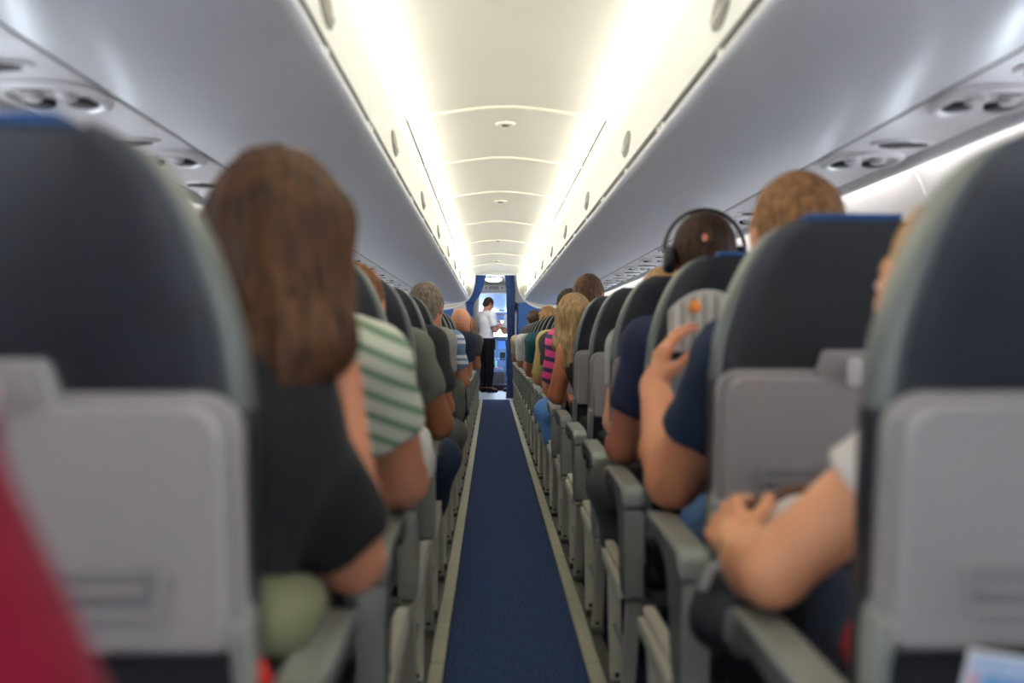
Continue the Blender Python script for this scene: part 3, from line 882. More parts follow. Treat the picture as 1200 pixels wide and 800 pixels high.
class Field:
    def __init__(s, lo, hi, vox):
        s.lo = V3(*lo); s.vox = vox
        s.n = np.ceil((V3(*hi) - s.lo) / vox).astype(int) + 1
        s.f = np.full(tuple(s.n), .3, np.float32)
        s.ax = [(s.lo[i] + vox * np.arange(s.n[i])).astype(np.float32) for i in range(3)]
    def sub(s, a, b, pad):
        i0 = np.clip(np.floor((a - pad - s.lo) / s.vox).astype(int), 0, s.n - 1)
        i1 = np.clip(np.ceil((b + pad - s.lo) / s.vox).astype(int) + 1, 1, s.n)
        if np.any(i1 <= i0): return None
        sl = tuple(slice(p, q) for p, q in zip(i0, i1))
        X = s.ax[0][sl[0]][:, None, None]; Y = s.ax[1][sl[1]][None, :, None]; Z = s.ax[2][sl[2]][None, None, :]
        return sl, X, Y, Z
    def mix(s, sl, d, k, op):
        a = s.f[sl]
        if op == 'add':
            h = np.clip(.5 + .5 * (d - a) / k, 0, 1)
            s.f[sl] = d + (a - d) * h - k * h * (1 - h)
        else:                                   # subtract
            d = -d
            h = np.clip(.5 - .5 * (d - a) / k, 0, 1)
            s.f[sl] = d + (a - d) * h + k * h * (1 - h)
    def cone(s, a, b, ra, rb, k=.02, op='add', cuts=(), ridge=None):
        a, b = V3(a), V3(b); r = max(ra, rb)
        q = s.sub(np.minimum(a, b) - r, np.maximum(a, b) + r, k + .03)
        if q is None: return
        sl, X, Y, Z = q
        ab = b - a; L = float(ab @ ab) + 1e-9
        px, py, pz = X - a[0], Y - a[1], Z - a[2]
        t = np.clip((px * ab[0] + py * ab[1] + pz * ab[2]) / L, 0, 1)
        d = np.sqrt((px - ab[0] * t) ** 2 + (py - ab[1] * t) ** 2 + (pz - ab[2] * t) ** 2) - (ra + (rb - ra) * t)
        for p, nrm in cuts: d = np.maximum(d, (X - p[0]) * nrm[0] + (Y - p[1]) * nrm[1] + (Z - p[2]) * nrm[2])
        if ridge: d = d + ridge(X, Y, Z)
        s.mix(sl, d.astype(np.float32), k, op)
    def ell(s, c, r, R=None, k=.02, op='add', cuts=(), ridge=None):
        c = V3(c); rm = max(r)
        q = s.sub(c - rm, c + rm, k + .03)
        if q is None: return
        sl, X, Y, Z = q
        px, py, pz = X - c[0], Y - c[1], Z - c[2]
        if R is not None:                        # columns of R are the local axes
            lx = px * R[0, 0] + py * R[1, 0] + pz * R[2, 0]
            ly = px * R[0, 1] + py * R[1, 1] + pz * R[2, 1]
            lz = px * R[0, 2] + py * R[1, 2] + pz * R[2, 2]
        else: lx, ly, lz = px, py, pz
        k0 = np.sqrt((lx / r[0]) ** 2 + (ly / r[1]) ** 2 + (lz / r[2]) ** 2)
        k1 = np.sqrt((lx / r[0] ** 2) ** 2 + (ly / r[1] ** 2) ** 2 + (lz / r[2] ** 2) ** 2) + 1e-6
        d = k0 * (k0 - 1) / k1
        for p, nrm in cuts: d = np.maximum(d, (X - p[0]) * nrm[0] + (Y - p[1]) * nrm[1] + (Z - p[2]) * nrm[2])
        if ridge: d = d + ridge(X, Y, Z)
        s.mix(sl, np.broadcast_to(d, s.f[sl].shape).astype(np.float32), k, op)
    def cut(s, p, nrm):
        X, Y, Z = s.ax[0][:, None, None], s.ax[1][None, :, None], s.ax[2][None, None, :]
        s.f = np.maximum(s.f, ((X - p[0]) * nrm[0] + (Y - p[1]) * nrm[1] + (Z - p[2]) * nrm[2]).astype(np.float32))
    def mesh(s):
        f = s.f.copy()
        for ax in range(3):
            sl = [slice(None)] * 3
            for e in (0, -1):
                sl[ax] = e; f[tuple(sl)] = np.maximum(f[tuple(sl)], .001)
        ins = f < 0
        c = np.zeros(tuple(s.n - 1), np.int8)
        for dx in (0, 1):
            for dy in (0, 1):
                for dz in (0, 1):
                    c += ins[dx:dx + s.n[0] - 1, dy:dy + s.n[1] - 1, dz:dz + s.n[2] - 1]
        I = np.argwhere((c > 0) & (c < 8))
        if len(I) == 0: return np.zeros((0, 3)), np.zeros((0, 4), int)
        corners = np.array([(dx, dy, dz) for dx in (0, 1) for dy in (0, 1) for dz in (0, 1)])
        val = np.stack([f[I[:, 0] + q[0], I[:, 1] + q[1], I[:, 2] + q[2]] for q in corners], 1)
        pos = np.zeros((len(I), 3)); cnt = np.zeros(len(I))
        for a in range(8):
            for b in range(a + 1, 8):
                if np.abs(corners[a] - corners[b]).sum() != 1: continue
                va, vb = val[:, a], val[:, b]
                m = (va < 0) != (vb < 0)
                t = np.where(m, va / np.where(m, va - vb, 1), 0)
                pos += np.where(m[:, None], corners[a] + (corners[b] - corners[a]) * t[:, None], 0); cnt += m
        pos = (I + pos / cnt[:, None]) * s.vox + s.lo
        ids = np.full(tuple(s.n - 1), -1, np.int32); ids[I[:, 0], I[:, 1], I[:, 2]] = np.arange(len(I))
        quads = []
        for ax in range(3):
            u, w = (ax + 1) % 3, (ax + 2) % 3
            s0 = [slice(None)] * 3; s1 = [slice(None)] * 3
            s0[ax] = slice(0, -1); s1[ax] = slice(1, None)
            A, B = ins[tuple(s0)], ins[tuple(s1)]
            E = np.argwhere(A != B)
            ok = (E[:, u] > 0) & (E[:, w] > 0) & (E[:, u] < s.n[u] - 1) & (E[:, w] < s.n[w] - 1)
            E = E[ok]
            def g(du, dw):
                q = E.copy(); q[:, u] += du; q[:, w] += dw
                return ids[q[:, 0], q[:, 1], q[:, 2]]
            q4 = np.stack([g(-1, -1), g(0, -1), g(0, 0), g(-1, 0)], 1)
            fl = ~A[E[:, 0], E[:, 1], E[:, 2]]
            q4[fl] = q4[fl][:, ::-1]
            quads.append(q4)
        return pos, np.concatenate(quads)

def np_mesh(name, pos, quads, mats, parent, base, smooth=1):
    # relax slightly along the surface
    for _ in range(smooth):
        acc = np.zeros_like(pos); cn = np.zeros(len(pos))
        for a in range(4):
            p, q = quads[:, a], quads[:, (a + 1) % 4]
            np.add.at(acc, p, pos[q]); np.add.at(cn, p, 1)
            np.add.at(acc, q, pos[p]); np.add.at(cn, q, 1)
        pos = .5 * pos + .5 * acc / np.maximum(cn, 1)[:, None]
    me = bpy.data.meshes.new(name)
    n, m = len(pos), len(quads)
    me.vertices.add(n); me.vertices.foreach_set('co', (pos - V3(base)).astype(np.float32).ravel())
    me.loops.add(4 * m); me.loops.foreach_set('vertex_index', quads.astype(np.int32).ravel())
    me.polygons.add(m); me.polygons.foreach_set('loop_start', np.arange(0, 4 * m, 4, dtype=np.int32))
    me.update(calc_edges=True); me.validate()
    me.polygons.foreach_set('use_smooth', np.ones(len(me.polygons), bool))
    for q in mats: me.materials.append(q)
    return link_mesh(name, me, parent)

def rot(yaw, pitch=0, roll=0):
    """columns: right, forward, up. yaw turns left (ccw) in radians, pitch bows the head forward"""
    m = Matrix.Rotation(yaw, 3, 'Z') @ Matrix.Rotation(roll, 3, 'Y') @ Matrix.Rotation(-pitch, 3, 'X')
    return np.array(m)

_cache = {}
def skin(rgb):
    k = ('skin',) + tuple(rgb)
    if k not in _cache:
        m = mat('skin', rgb, .5, var=.05, scale=14, bump=.06, bump_scale=300, spec=.35)
        b = m.node_tree.nodes['Principled BSDF']
        b.inputs['Subsurface Weight'].default_value = .12
        b.inputs['Subsurface Radius'].default_value = (.012, .005, .003)
        _cache[k] = m
    return _cache[k]
def cloth(rgb, rough=.88):
    k = ('cloth',) + tuple(rgb)
    if k not in _cache: _cache[k] = mat('woven_cloth', rgb, rough, var=.05, scale=26, bump=.35, bump_scale=420, spec=.15, sheen=.04)
    return _cache[k]
def hair_mat(rgb, rgb2, long=False):
    k = ('hair', long) + tuple(rgb) + tuple(rgb2)
    if k not in _cache: _cache[k] = mat('hair_strands', rgb, .62, scale=95, stretch=(1, 1, .12 if long else .5), rgb2=rgb2, bump=.9, spec=.18)
    return _cache[k]
EYE = mat('eye_white', (226, 222, 216), .2); IRIS = mat('eye_iris', (52, 40, 30), .15)
LIPS = mat('lip_skin', (168, 96, 88), .45)
def eye_mesh():
    a = MB(); n = 14
    pr = [(0.0001, -.0125)] + [(.0125 * math.sin(t), -.0125 * math.cos(t)) for t in (PI * k / 12 for k in range(1, 12))] + [(0.0001, .0125)]
    a.lathe([(r, h) for r, h in pr], n, 'Y')
    o = a.build('eye', [EYE, IRIS]); me = o.data
    for p in me.polygons:
        if p.center.y > .0105: p.material_index = 1
        p.use_smooth = True
    bpy.data.objects.remove(o); return me
EYE_ME = eye_mesh()
def pod(name, lobes, m):
    a = MB()
    for cx, cz, rx, ry, rz in lobes:
        b0 = len(a.v); n = 12
        a.lathe([(.0001, -1)] + [(math.sin(t), -math.cos(t)) for t in (PI * k / 7 for k in range(1, 7))] + [(.0001, 1)], n, 'X')
        for i in range(b0, len(a.v)):
            x, y, z = a.v[i]; a.v[i] = (cx + x * rx, y * ry - .006 * x * x, cz + z * rz)
    o = a.build(name, m); me = o.data
    bpy.data.objects.remove(o); return me
LIP_ME = pod('lips', [(0, .0045, .021, .0080, .0042), (0, -.0045, .018, .0082, .0050)], LIPS)
def brow_mesh(rgb):
    k = ('brow',) + tuple(rgb)
    if k not in _cache: _cache[k] = pod('eyebrow', [(0, 0, .016, .0045, .0035)], hair_mat(rgb, rgb))
    return _cache[k]

def hand(F, W, d, n, s, sc, curl, spread=.0, thumb=1.0):
    """W wrist, d along the hand, n out of the palm, s towards the thumb"""
    d, n = unit(d), unit(n - unit(d) * (n @ unit(d))); s = s - d * (s @ d) - n * (s @ n); s = unit(s)
    R = lambda x: x * sc
    F.cone(W - d * R(.01), W + d * R(.03), R(.025), R(.026), .02)
    L = [(.034, .082, (.042, .026, .020)), (.012, .088, (.047, .030, .021)), (-.011, .083, (.043, .028, .020)), (-.032, .073, (.034, .021, .018))]
    for off, base, seg in L:
        b = W + d * R(base) + s * R(off) - n * R(.004)
        F.cone(W + s * R(off * .6) + d * R(.02), b, R(.0135), R(.0115), .010)
        p = b; ang = 0; r0 = .0098 if off > -.03 else .0085
        for i, l in enumerate(seg):
            ang += curl * (.9, 1.15, .8)[i]
            v = d * math.cos(ang) + n * math.sin(ang) + s * off * spread * 6
            q = p + unit(v) * R(l)
            F.cone(p, q, R(r0), R(r0 * .88), .0035)
            p = q; r0 *= .88
    p = W + d * R(.022) + s * R(.022) + n * R(.004)
    for v, l, r0, r1 in ((d * .6 + s * .75 + n * .35, .040, .017, .0125), (d * .85 + s * .35 * thumb + n * .45, .034, .012, .0105), (d * .9 - s * .15 + n * .5, .027, .0105, .0085)):
        q = p + unit(v) * R(l); F.cone(p, q, R(r0), R(r1), .008); p = q

def head_sdf(F, c, R, sc, nose=1.0, jaw=1.0, female=False):
    P = lambda x, y, z: c + R @ (V3(x, y, z) * sc)
    S = lambda *r: tuple(v * sc for v in r)
    F.ell(P(0, -.012, .018), S(.076, .094, .098), R, .02)
    F.ell(P(0, .030, -.040), S(.060 * jaw, .066, .072), R, .035)
    F.cone(P(-.030, .052, -.085), P(.030, .052, -.085), .026 * sc * jaw, .026 * sc * jaw, .03)
    F.ell(P(0, .076, -.094), S(.020, .018, .017), R, .02)
    F.cone(P(-.030, .078, .030), P(.030, .078, .030), .013 * sc, .013 * sc, .015)          # brow
    for s in (-1, 1):
        F.ell(P(s * .032, .104, .008), S(.019, .018, .013), R, .012, 'sub')                     # eye sockets
        F.ell(P(s * .040, .068, -.022), S(.022, .022, .020), R, .02)                            # cheeks
        F.ell(P(s * .032, .0835, .007), S(.0145, .0125, .0125), R, .003)                        # eyelids
        Re = R @ rot(s * .45)
        F.ell(P(s * .079, -.012, -.004), S(.010, .020, .033), Re, .006)
        F.ell(P(s * .086, -.008, -.002), S(.006, .011, .020), Re, .004, 'sub')
    F.cone(P(0, .090, .018), P(0, .110 * nose, -.022), .009 * sc, .0125 * sc, .008)
    for s in (-1, 1): F.ell(P(s * .012, .098, -.027), S(.009, .010, .008), R, .006)
    F.ell(P(0, .0905, -.053), S(.022, .010, .0065), R, .004)
    F.ell(P(0, .0885, -.065), S(.019, .010, .0070), R, .004)

def person(label, J, sk, shirt=None, pants=None, hair=None, vox=.008, group=None, sleeve=.55, fat=1.0, sleeve_w=1.0, shoes=(30, 30, 32), cat='person', base=None,
           longsleeve=False, sleeve_mat=None, strap=False):
    sc = J['sc']; c, R = J['head'], J['R']
    base = V3(base if base is not None else (J['pelvis'][0], J['pelvis'][1], 0))
    root = empty('person', tuple(base)); tag(root, label, cat, group)
    pts = [v for k, v in J.items() if isinstance(v, np.ndarray) and v.shape == (3,) and k[:2] not in ('hd', 'hn', 'hs')]
    lo, hi = np.min(pts, 0) - .20, np.max(pts, 0) + .20
    lo[2] = max(lo[2], -.005)
    F = Field(lo, hi, vox)
    up = unit(J['neck'] - J['pelvis'])
    side = unit(J['shR'] - J['shL']); fwd = unit(np.cross(up, side))
    T = np.stack([side, fwd, np.cross(side, fwd)], 1)
    def torso(F, g, top=True):
        w = fat
        F.ell(J['pelvis'], ((.165 * w + g) * sc, (.125 * w + g) * sc, (.13 + g) * sc), T, .05)
        F.ell(J['waist'], ((.145 * w + g) * sc, (.108 * w + g) * sc, (.15 + g) * sc), T, .06)
        F.ell(J['chest'], ((.158 * w + g) * sc, (.112 * w + g) * sc, (.17 + g) * sc), T, .06)
        if J.get('female'):
            for s in (-1, 1): F.ell(J['chest'] + side * s * .075 * sc + fwd * .085 * sc - up * .02, ((.062 + g) * sc,) * 3, T, .03)
        F.cone(J['shL'], J['shR'], (.055 + g) * sc, (.055 + g) * sc, .05)
        for q in ('shL', 'shR'): F.cone(J['neck'] - up * .01, J[q], (.048 + g) * sc, (.052 + g) * sc, .03)
    torso(F, 0)
    # limbs
    def legs(F, g, stop=1.0):
        for q in 'LR':
            h, k_, a = J['hip' + q], J['kn' + q], J['an' + q]
            F.cone(h, k_, (.082 * fat + g) * sc, (.058 + g) * sc, .04)
            e = k_ + (a - k_) * stop
            F.cone(k_, k_ + (a - k_) * .35, (.056 + g) * sc, (.056 + g) * sc, .03)
            F.cone(k_ + (a - k_) * .35, e, (.056 + g) * sc, (.040 + g) * sc, .03)
    legs(F, 0)
    for q in 'LR':
        a = J['an' + q]; F.cone(a, a + J['toe' + q] * .14 * sc - V3(0, 0, .04), .038 * sc, .030 * sc, .03)
        sh, el, wr = J['sh' + q], J['el' + q], J['wr' + q]
        aw = J.get('armw', 1.0) * sc
        F.cone(sh, el, .053 * aw, .044 * aw, .03)
        F.cone(el, el + (wr - el) * .3, .043 * aw, .046 * aw, .02)
        F.cone(el + (wr - el) * .3, wr, .046 * aw, .029 * sc * (.5 + .5 * J.get('armw', 1.0)), .02)
        hd = J.get('hd' + q, unit(wr - el)); hn = J.get('hn' + q, V3(0, 0, -1.0)); hs = J.get('hs' + q, -side if q == 'R' else side)
        hand(F, wr, hd, hn, hs, sc, J.get('curl' + q, .35))
    F.cone(J['neck'] - up * .02, c + R @ V3(0, -.015, -.05), .058 * sc, .053 * sc, .03)
    head_sdf(F, c, R, sc * J.get('hsc', 1.0), jaw=.93 if J.get('female') else 1.0)
    pos, q4 = F.mesh()
    np_mesh('body', pos, q4, [skin(sk)], root, base)
    hsc = sc * J.get('hsc', 1.0)
    for s in (-1, 1):
        e = link_mesh('eye', EYE_ME, root, tuple(c + R @ V3(s * .032, .0880, .006) * hsc - base)); e.rotation_euler = Matrix(R.tolist()).to_euler(); e.scale = (hsc * .98, hsc * .76, hsc * .60)
    lp = link_mesh('lips', LIP_ME, root, tuple(c + R @ V3(0, .0940, -.059) * hsc - base)); lp.rotation_euler = Matrix(R.tolist()).to_euler(); lp.scale = (hsc,) * 3
    if hair:
        bm_ = brow_mesh(hair[1])
        for s in (-1, 1):
            e = link_mesh('eyebrow', bm_, root, tuple(c + R @ V3(s * .033, .0905, .0265) * hsc - base)); e.rotation_euler = (Matrix(R.tolist()) @ Matrix.Rotation(-s * .38, 3, 'Z')).to_euler(); e.scale = (hsc,) * 3
    # shirt
    rn = random.Random(hash(label) % 9999)
    ph = [rn.uniform(0, 6) for _ in range(6)]
    def wrinkle(amp):
        return lambda X, Y, Z: amp * (np.sin(X * 42 + Z * 31 + ph[0]) * np.sin(Y * 37 - Z * 24 + ph[1]) + .6 * np.sin(X * 71 - Y * 55 + Z * 48 + ph[2]))
    if shirt:
        G = Field(lo, hi, vox * (1.15 if vox < .008 else 1.0))
        torso(G, .012)
        w = wrinkle(.0022)
        for q in 'LR':
            sh, el, wr = J['sh' + q], J['el' + q], J['wr' + q]
            if strap: continue
            if longsleeve:
                G.cone(sh, el, .064 * sc, .056 * sc, .03, ridge=w); G.cone(el, wr, .056 * sc, .040 * sc, .02, cuts=[(wr - unit(wr - el) * .01, unit(wr - el))], ridge=w)
            else:
                u = unit(el - sh); e = sh + (el - sh) * sleeve
                G.cone(sh, sh + (el - sh) * (sleeve + .12), .068 * sc, (.060 * sleeve_w) * sc, .035, cuts=[(e, u)], ridge=w)
        if strap: G.cut(J['neck'] - up * .10, up)
        nk = J['neck'] + up * .025
        # neckline: a scoop round the neck
        G.ell(J['neck'] + up * .07 * sc + fwd * .02, (.072 * sc, .075 * sc, .075 * sc), T, .008, 'sub')
        G.cut(J['pelvis'] - up * .12, -up)
        if J.get('stand'): G.cut(J['pelvis'] - up * .02, -up)
        pos, q4 = G.mesh()
        o = np_mesh('shirt', pos, q4, [shirt], root, base)
    if pants:
        G = Field(lo, hi, max(vox, .008))
        g = .013
        G.ell(J['pelvis'], ((.168 * fat + g) * sc, (.13 * fat + g) * sc, (.13 + g) * sc), T, .05)
        legs(G, g, .9)
        G.cut(J['pelvis'] + up * (.05 if not J.get('stand') else .09), up)
        pos, q4 = G.mesh()
        np_mesh('trousers', pos, q4, [pants], root, base)
        for q in 'LR':
            a = J['an' + q]; t = J['toe' + q]
            G = Field(np.minimum(a, a + t * .2) - .1, np.maximum(a, a + t * .2) + .1, .01)
            G.cone(a - V3(0, 0, .035), a + t * .15 * sc - V3(0, 0, .055), .046 * sc, .036 * sc, .03)
            G.cone(a, a - V3(0, 0, .04), .047, .047, .03)
            G.cut(a - V3(0, 0, .088), V3(0, 0, -1.0)); G.cut(a + V3(0, 0, .03), V3(0, 0, 1.0))
            pos, q4 = G.mesh(); np_mesh('shoe', pos, q4, [cloth(shoes, .5)], root, base)
    # hair
    if hair:
        style, c1, c2 = hair
        P = lambda x, y, z: c + R @ (V3(x, y, z) * hsc)
        S = lambda *r: tuple(v * hsc for v in r)
        hv = min(vox, .006)
        ext = .42 if style in ('long', 'pony') else .16
        G = Field(c - V3(.16, .17, ext), c + V3(.16, .17, .16), hv)
        def strands(amp, f=1.0):
            amp = amp * J.get('strand', 1.0)
            def fn(X, Y, Z):
                lx = (X - c[0]) * R[0, 0] + (Y - c[1]) * R[1, 0] + (Z - c[2]) * R[2, 0]
                ly = (X - c[0]) * R[0, 1] + (Y - c[1]) * R[1, 1] + (Z - c[2]) * R[2, 1]
                th = np.arctan2(lx, -ly + .0)
                zz = (Z - c[2])
                return amp * (np.sin(th * 23 * f + 9 * zz + ph[0]) + .7 * np.sin(th * 41 * f - 14 * zz + ph[1]) + .5 * np.sin(zz * 60 + th * 9 + ph[2]))
            return fn
        def cutp(y0, z0, y1, z1):        # keeps what lies above and behind the hairline from (y0,z0) to (y1,z1)
            d = V3(0, y1 - y0, z1 - z0); nn = unit(V3(0, -d[2], d[1]))
            if nn[2] > 0: nn = -nn
            return (P(0, y0, z0), R @ nn)
        if style == 'short':
            k1 = cutp(.088, .062, -.085, -.075)
            G.ell(P(0, -.014, .026), S(.083, .098, .100), R, .01, cuts=[k1], ridge=strands(.0018))
            G.ell(P(0, -.055, -.03), S(.066, .055, .06), R, .02, cuts=[cutp(-.02, .05, -.03, -.1)], ridge=strands(.0016))
            for s in (-1, 1): G.ell(P(s * .072, .012, .012), S(.010, .020, .034), R, .012)
        elif style == 'curly':
            rr = random.Random(5)
            G.ell(P(0, -.016, .03), S(.088, .10, .098), R, .01, cuts=[cutp(.085, .06, -.08, -.07)])
            for _ in range(70):
                a, b = rr.uniform(0, 2 * PI), rr.uniform(-.35, 1.5)
                p = P(.088 * math.cos(b) * math.cos(a), -.016 + .10 * math.cos(b) * math.sin(a), .03 + .098 * math.sin(b))
                if math.sin(a) > .5 and b < .6: continue
                G.ell(p, (.017, .017, .017), None, .006)
        elif style == 'bald':
            G.ell(P(0, -.018, .0), S(.080, .095, .085), R, .01, cuts=[(P(0, 0, .012), R @ V3(0, 0, 1.0)), cutp(-.005, .06, -.04, -.085)], ridge=strands(.001))
        else:
            k1 = cutp(.086, .066, .03, -.20)
            G.ell(P(0, -.016, .028), S(.088, .103, .101), R, .01, cuts=[cutp(.090, .062, .005, -.10)], ridge=strands(.0022))
            if style == 'long':
                for s in (-1, 1):
                    G.cone(P(s * .062, -.02, .02), P(s * (.076 - J.get('tuck', 0) * (s > 0)), -.035, -.13), .036 * hsc, .042 * hsc, .03, ridge=strands(.0026))
                    e = J.get('hairend' + ('L' if s < 0 else 'R'))
                    e = e if e is not None else P(s * .07, -.055, -.30)
                    G.cone(P(s * (.076 - J.get('tuck', 0) * (s > 0)), -.035, -.13), e, .042 * hsc, .022 * hsc, .03, ridge=strands(.003))
                G.cone(P(0, -.06, .0), P(0, -.075, -.14), .062 * hsc, .062 * hsc, .04, ridge=strands(.0026))
                e = J.get('hairendC'); e = e if e is not None else P(0, -.09, -.31)
                G.cone(P(0, -.075, -.14), e, .060 * hsc, .030 * hsc, .04, ridge=strands(.003))
                G.cone(P(0, .16, -.05), P(0, .12, -.3), .10 * hsc, .12 * hsc, .02, 'sub')
                G.cone(P(0, .10, -.02), P(0, .08, -.3), .062 * hsc, .062 * hsc, .02, 'sub')
            elif style == 'pony':
                G.ell(P(0, -.045, -.03), S(.07, .065, .06), R, .03, ridge=strands(.002))
                G.ell(P(0, -.118, .055), S(.036, .036, .036), R, .01, ridge=strands(.002))
                G.cone(P(0, -.13, .04), P(0, -.15, -.12), .028 * hsc, .016 * hsc, .02, ridge=strands(.0025))
        if J.get('crown') is not None:
            G.ell(P(*J['crown']), S(.011, .014, .020), R, .015, 'sub')
        pos, q4 = G.mesh()
        if len(pos): np_mesh('hair', pos, q4, [hair_mat(c1, c2, style in ('long', 'pony'))], root, base)
    return root

def seated(D, cx, sc=1.0, lean=0.0, head=None, yaw=0, pitch=0, roll=0, elL=None, wrL=None, elR=None, wrR=None, **kw):
    """sitting in the seat whose rear face is at y = D; lean moves the shoulders sideways"""
    J = {'sc': sc}
    def p(x, y, z): return V3(cx + x, D + y, z)
    seat_x = math.copysign(.545, cx); hx = .75 * seat_x + .25 * cx - cx
    J['pelvis'] = p(hx, .300, .588); J['waist'] = p(hx * .5 + lean * .35, .270, .70); J['chest'] = p(lean * .8, .243, .70 + .185 * sc)
    J['neck'] = p(lean, .218, .70 + .335 * sc)
    hz = .70 + (.335 + .165) * sc
    J['head'] = V3(*head) if head is not None else p(lean * 1.1, .235, hz)
    J['R'] = rot(yaw, pitch, roll)
    for q, s in (('L', -1), ('R', 1)):
        J['sh' + q] = J['neck'] + V3(s * .172 * sc, .015, -.055 * sc)
        J['hip' + q] = p(hx + s * .085, .31, .560); J['kn' + q] = p(hx + s * .10, .655, .56); J['an' + q] = p(hx + s * .10, .63, .092); J['toe' + q] = V3(0, 1.0, 0)
        e = p(s * .205, .24, .715); w = p(s * .10, .46, .685)
        J['el' + q], J['wr' + q] = e, w
        J['hn' + q] = V3(0, -.1, -1.0)
    for k_, v in (('elL', elL), ('wrL', wrL), ('elR', elR), ('wrR', wrR)):
        if v is not None: J[k_] = V3(*v)
    for k_, v in kw.items(): J[k_] = V3(*v) if isinstance(v, tuple) else v
    return J

XL, XR = -.545, .545
DENIM = cloth((70, 100, 140)); NAVYP = cloth((34, 44, 64)); GREYP = cloth((78, 78, 76)); KHAKI = cloth((140, 126, 98)); BLACKP = cloth((26, 26, 30))
TAN, FAIR, BROWN, PINK = (196, 140, 108), (210, 156, 126), (150, 98, 70), (200, 138, 110)

# --- left of the aisle
person('person in a crimson sleeve close to the camera, cut off by the frame edge',
       seated(rowD(0), -.56, elR=(-.275, .53, .715), wrR=(-.36, .78, .67)), TAN, cloth((94, 2, 28)), NAVYP, ('short', (50, 36, 28), (74, 54, 40)), vox=.008, longsleeve=True, fat=1.05)
D = rowD(1)
person('woman with long brown hair in a dark grey T-shirt, hand at her face',
       seated(D, -.46, sc=.96, lean=.045, head=(-.342, D + .32, 1.118), yaw=.10, pitch=.12, roll=-.06, female=True, hsc=1.02,
              elR=(-.262, D + .40, .700), wrR=(-.292, D + .52, .935), hdR=(-.10, -.05, 1.0), hnR=(-1.0, .1, .1), hsR=(0, -1.0, .0), curlR=.35, shR=(-.345, D + .27, .930),
              hairendL=(-.405, D + .20, .90), hairendR=(-.345, D + .25, .96), hairendC=(-.355, D + .19, .89), tuck=.030),
       (184, 124, 94), cloth((31, 31, 33)), DENIM, ('long', (34, 22, 14), (84, 54, 32)), vox=.006, sleeve=.84, sleeve_w=1.30)
D = rowD(2)
GREEN = stripes('green_white_stripe_cloth', [(0, (212, 215, 200)), (.58, (116, 142, 116)), (.97, (212, 215, 200))], .037, 'Z', tilt=(0, -.42, 0))
person('passenger in a pale T-shirt with green stripes, bare forearm on armrest',
       seated(D, -.50, lean=.07, elR=(-.258, D + .33, .712), wrR=(-.34, D + .56, .665), shR=(-.30, D + .20, .955), hsc=.95, pitch=.25, armw=1.25),
       PINK, GREEN, KHAKI, ('short', (90, 66, 46), (120, 90, 62)), vox=.007, sleeve=.55, sleeve_w=1.35, fat=1.1)
D = rowD(3)
person('passenger with chestnut hair just showing above the third left seat',
       seated(D, -.565, sc=.97, lean=.02, head=(-.44, D + .24, 1.085)), TAN, cloth((80, 80, 84)), NAVYP, ('short', (86, 52, 30), (124, 78, 46)), vox=.009)
D = rowD(4)
person('man in a grey polo shirt with tanned upper arm beside the aisle',
       seated(D, -.53, lean=.04, elR=(-.262, D + .36, .70), wrR=(-.33, D + .58, .68), shR=(-.345, D + .22, .96), knR=(-.262, D + .665, .545), anR=(-.40, D + .67, .092), hsc=.95, armw=1.22, head=(-.47, D + .24, 1.065)),
       BROWN, cloth((104, 106, 98)), NAVYP, ('short', (48, 36, 28), (70, 54, 40)), vox=.008, sleeve=.58, sleeve_w=1.25, fat=1.05)
D = rowD(5)
person('passenger in a black sleeve with grey trousers knee near the aisle',
       seated(D, -.53, lean=.03, elR=(-.275, D + .34, .71), wrR=(-.33, D + .56, .69), knR=(-.258, D + .665, .565), anR=(-.40, D + .67, .092), hsc=.95, head=(-.49, D + .24, 1.06)),
       BROWN, cloth((46, 46, 46)), GREYP, ('short', (40, 30, 24), (60, 46, 36)), vox=.009, sleeve=.72, sleeve_w=1.2)
D = rowD(6)
person('man with short grey hair in a light grey T-shirt',
       seated(D, -.53, lean=.04, head=(-.390, D + .24, 1.155), yaw=-.25, elR=(-.29, D + .30, .71)), PINK, cloth((156, 154, 150)), NAVYP, ('short', (84, 72, 60), (132, 120, 106)), vox=.007, fat=1.05)
D = rowD(8)
person('passenger in a light blue sleeve with white bands and yellow cloth below',
       seated(D, -.52, lean=.03, elR=(-.255, D + .34, .72), wrR=(-.30, D + .56, .70), head=(-.52, D + .24, 1.08)), PINK,
       stripes('blue_white_band_cloth', [(0, (112, 146, 180)), (.45, (230, 232, 236)), (.62, (112, 146, 180)), (.74, (230, 232, 236)), (.9, (112, 146, 180))], .13), cloth((214, 186, 110)),
       ('short', (80, 60, 44), (110, 86, 62)), vox=.009, sleeve=.62)
D = rowD(10)
person('bald man in a navy T-shirt leaning into the aisle',
       seated(D, -.50, lean=.07, head=(-.315, D + .32, 1.12), yaw=-.2, elR=(-.27, D + .36, .72), hsc=1.06), PINK, cloth((48, 50, 66)), NAVYP, ('bald', (176, 120, 94), (192, 134, 108)), vox=.008, fat=1.1)
D = rowD(13)
person('passenger with light brown hair in a charcoal T-shirt ahead of the bald man',
       seated(D, -.48, lean=.06, head=(-.315, D + .30, 1.115), yaw=-.3, elR=(-.225, D + .34, .73), wrR=(-.25, D + .52, .72)), PINK, cloth((72, 70, 70)), GREYP, ('short', (108, 80, 52), (146, 112, 78)), vox=.009)
D = rowD(17)
person('passenger with dark hair in a grey shirt near the gathered curtain',
       seated(D, -.47, lean=.04), TAN, cloth((120, 118, 116)), NAVYP, ('short', (50, 40, 32), (72, 58, 46)), vox=.011)

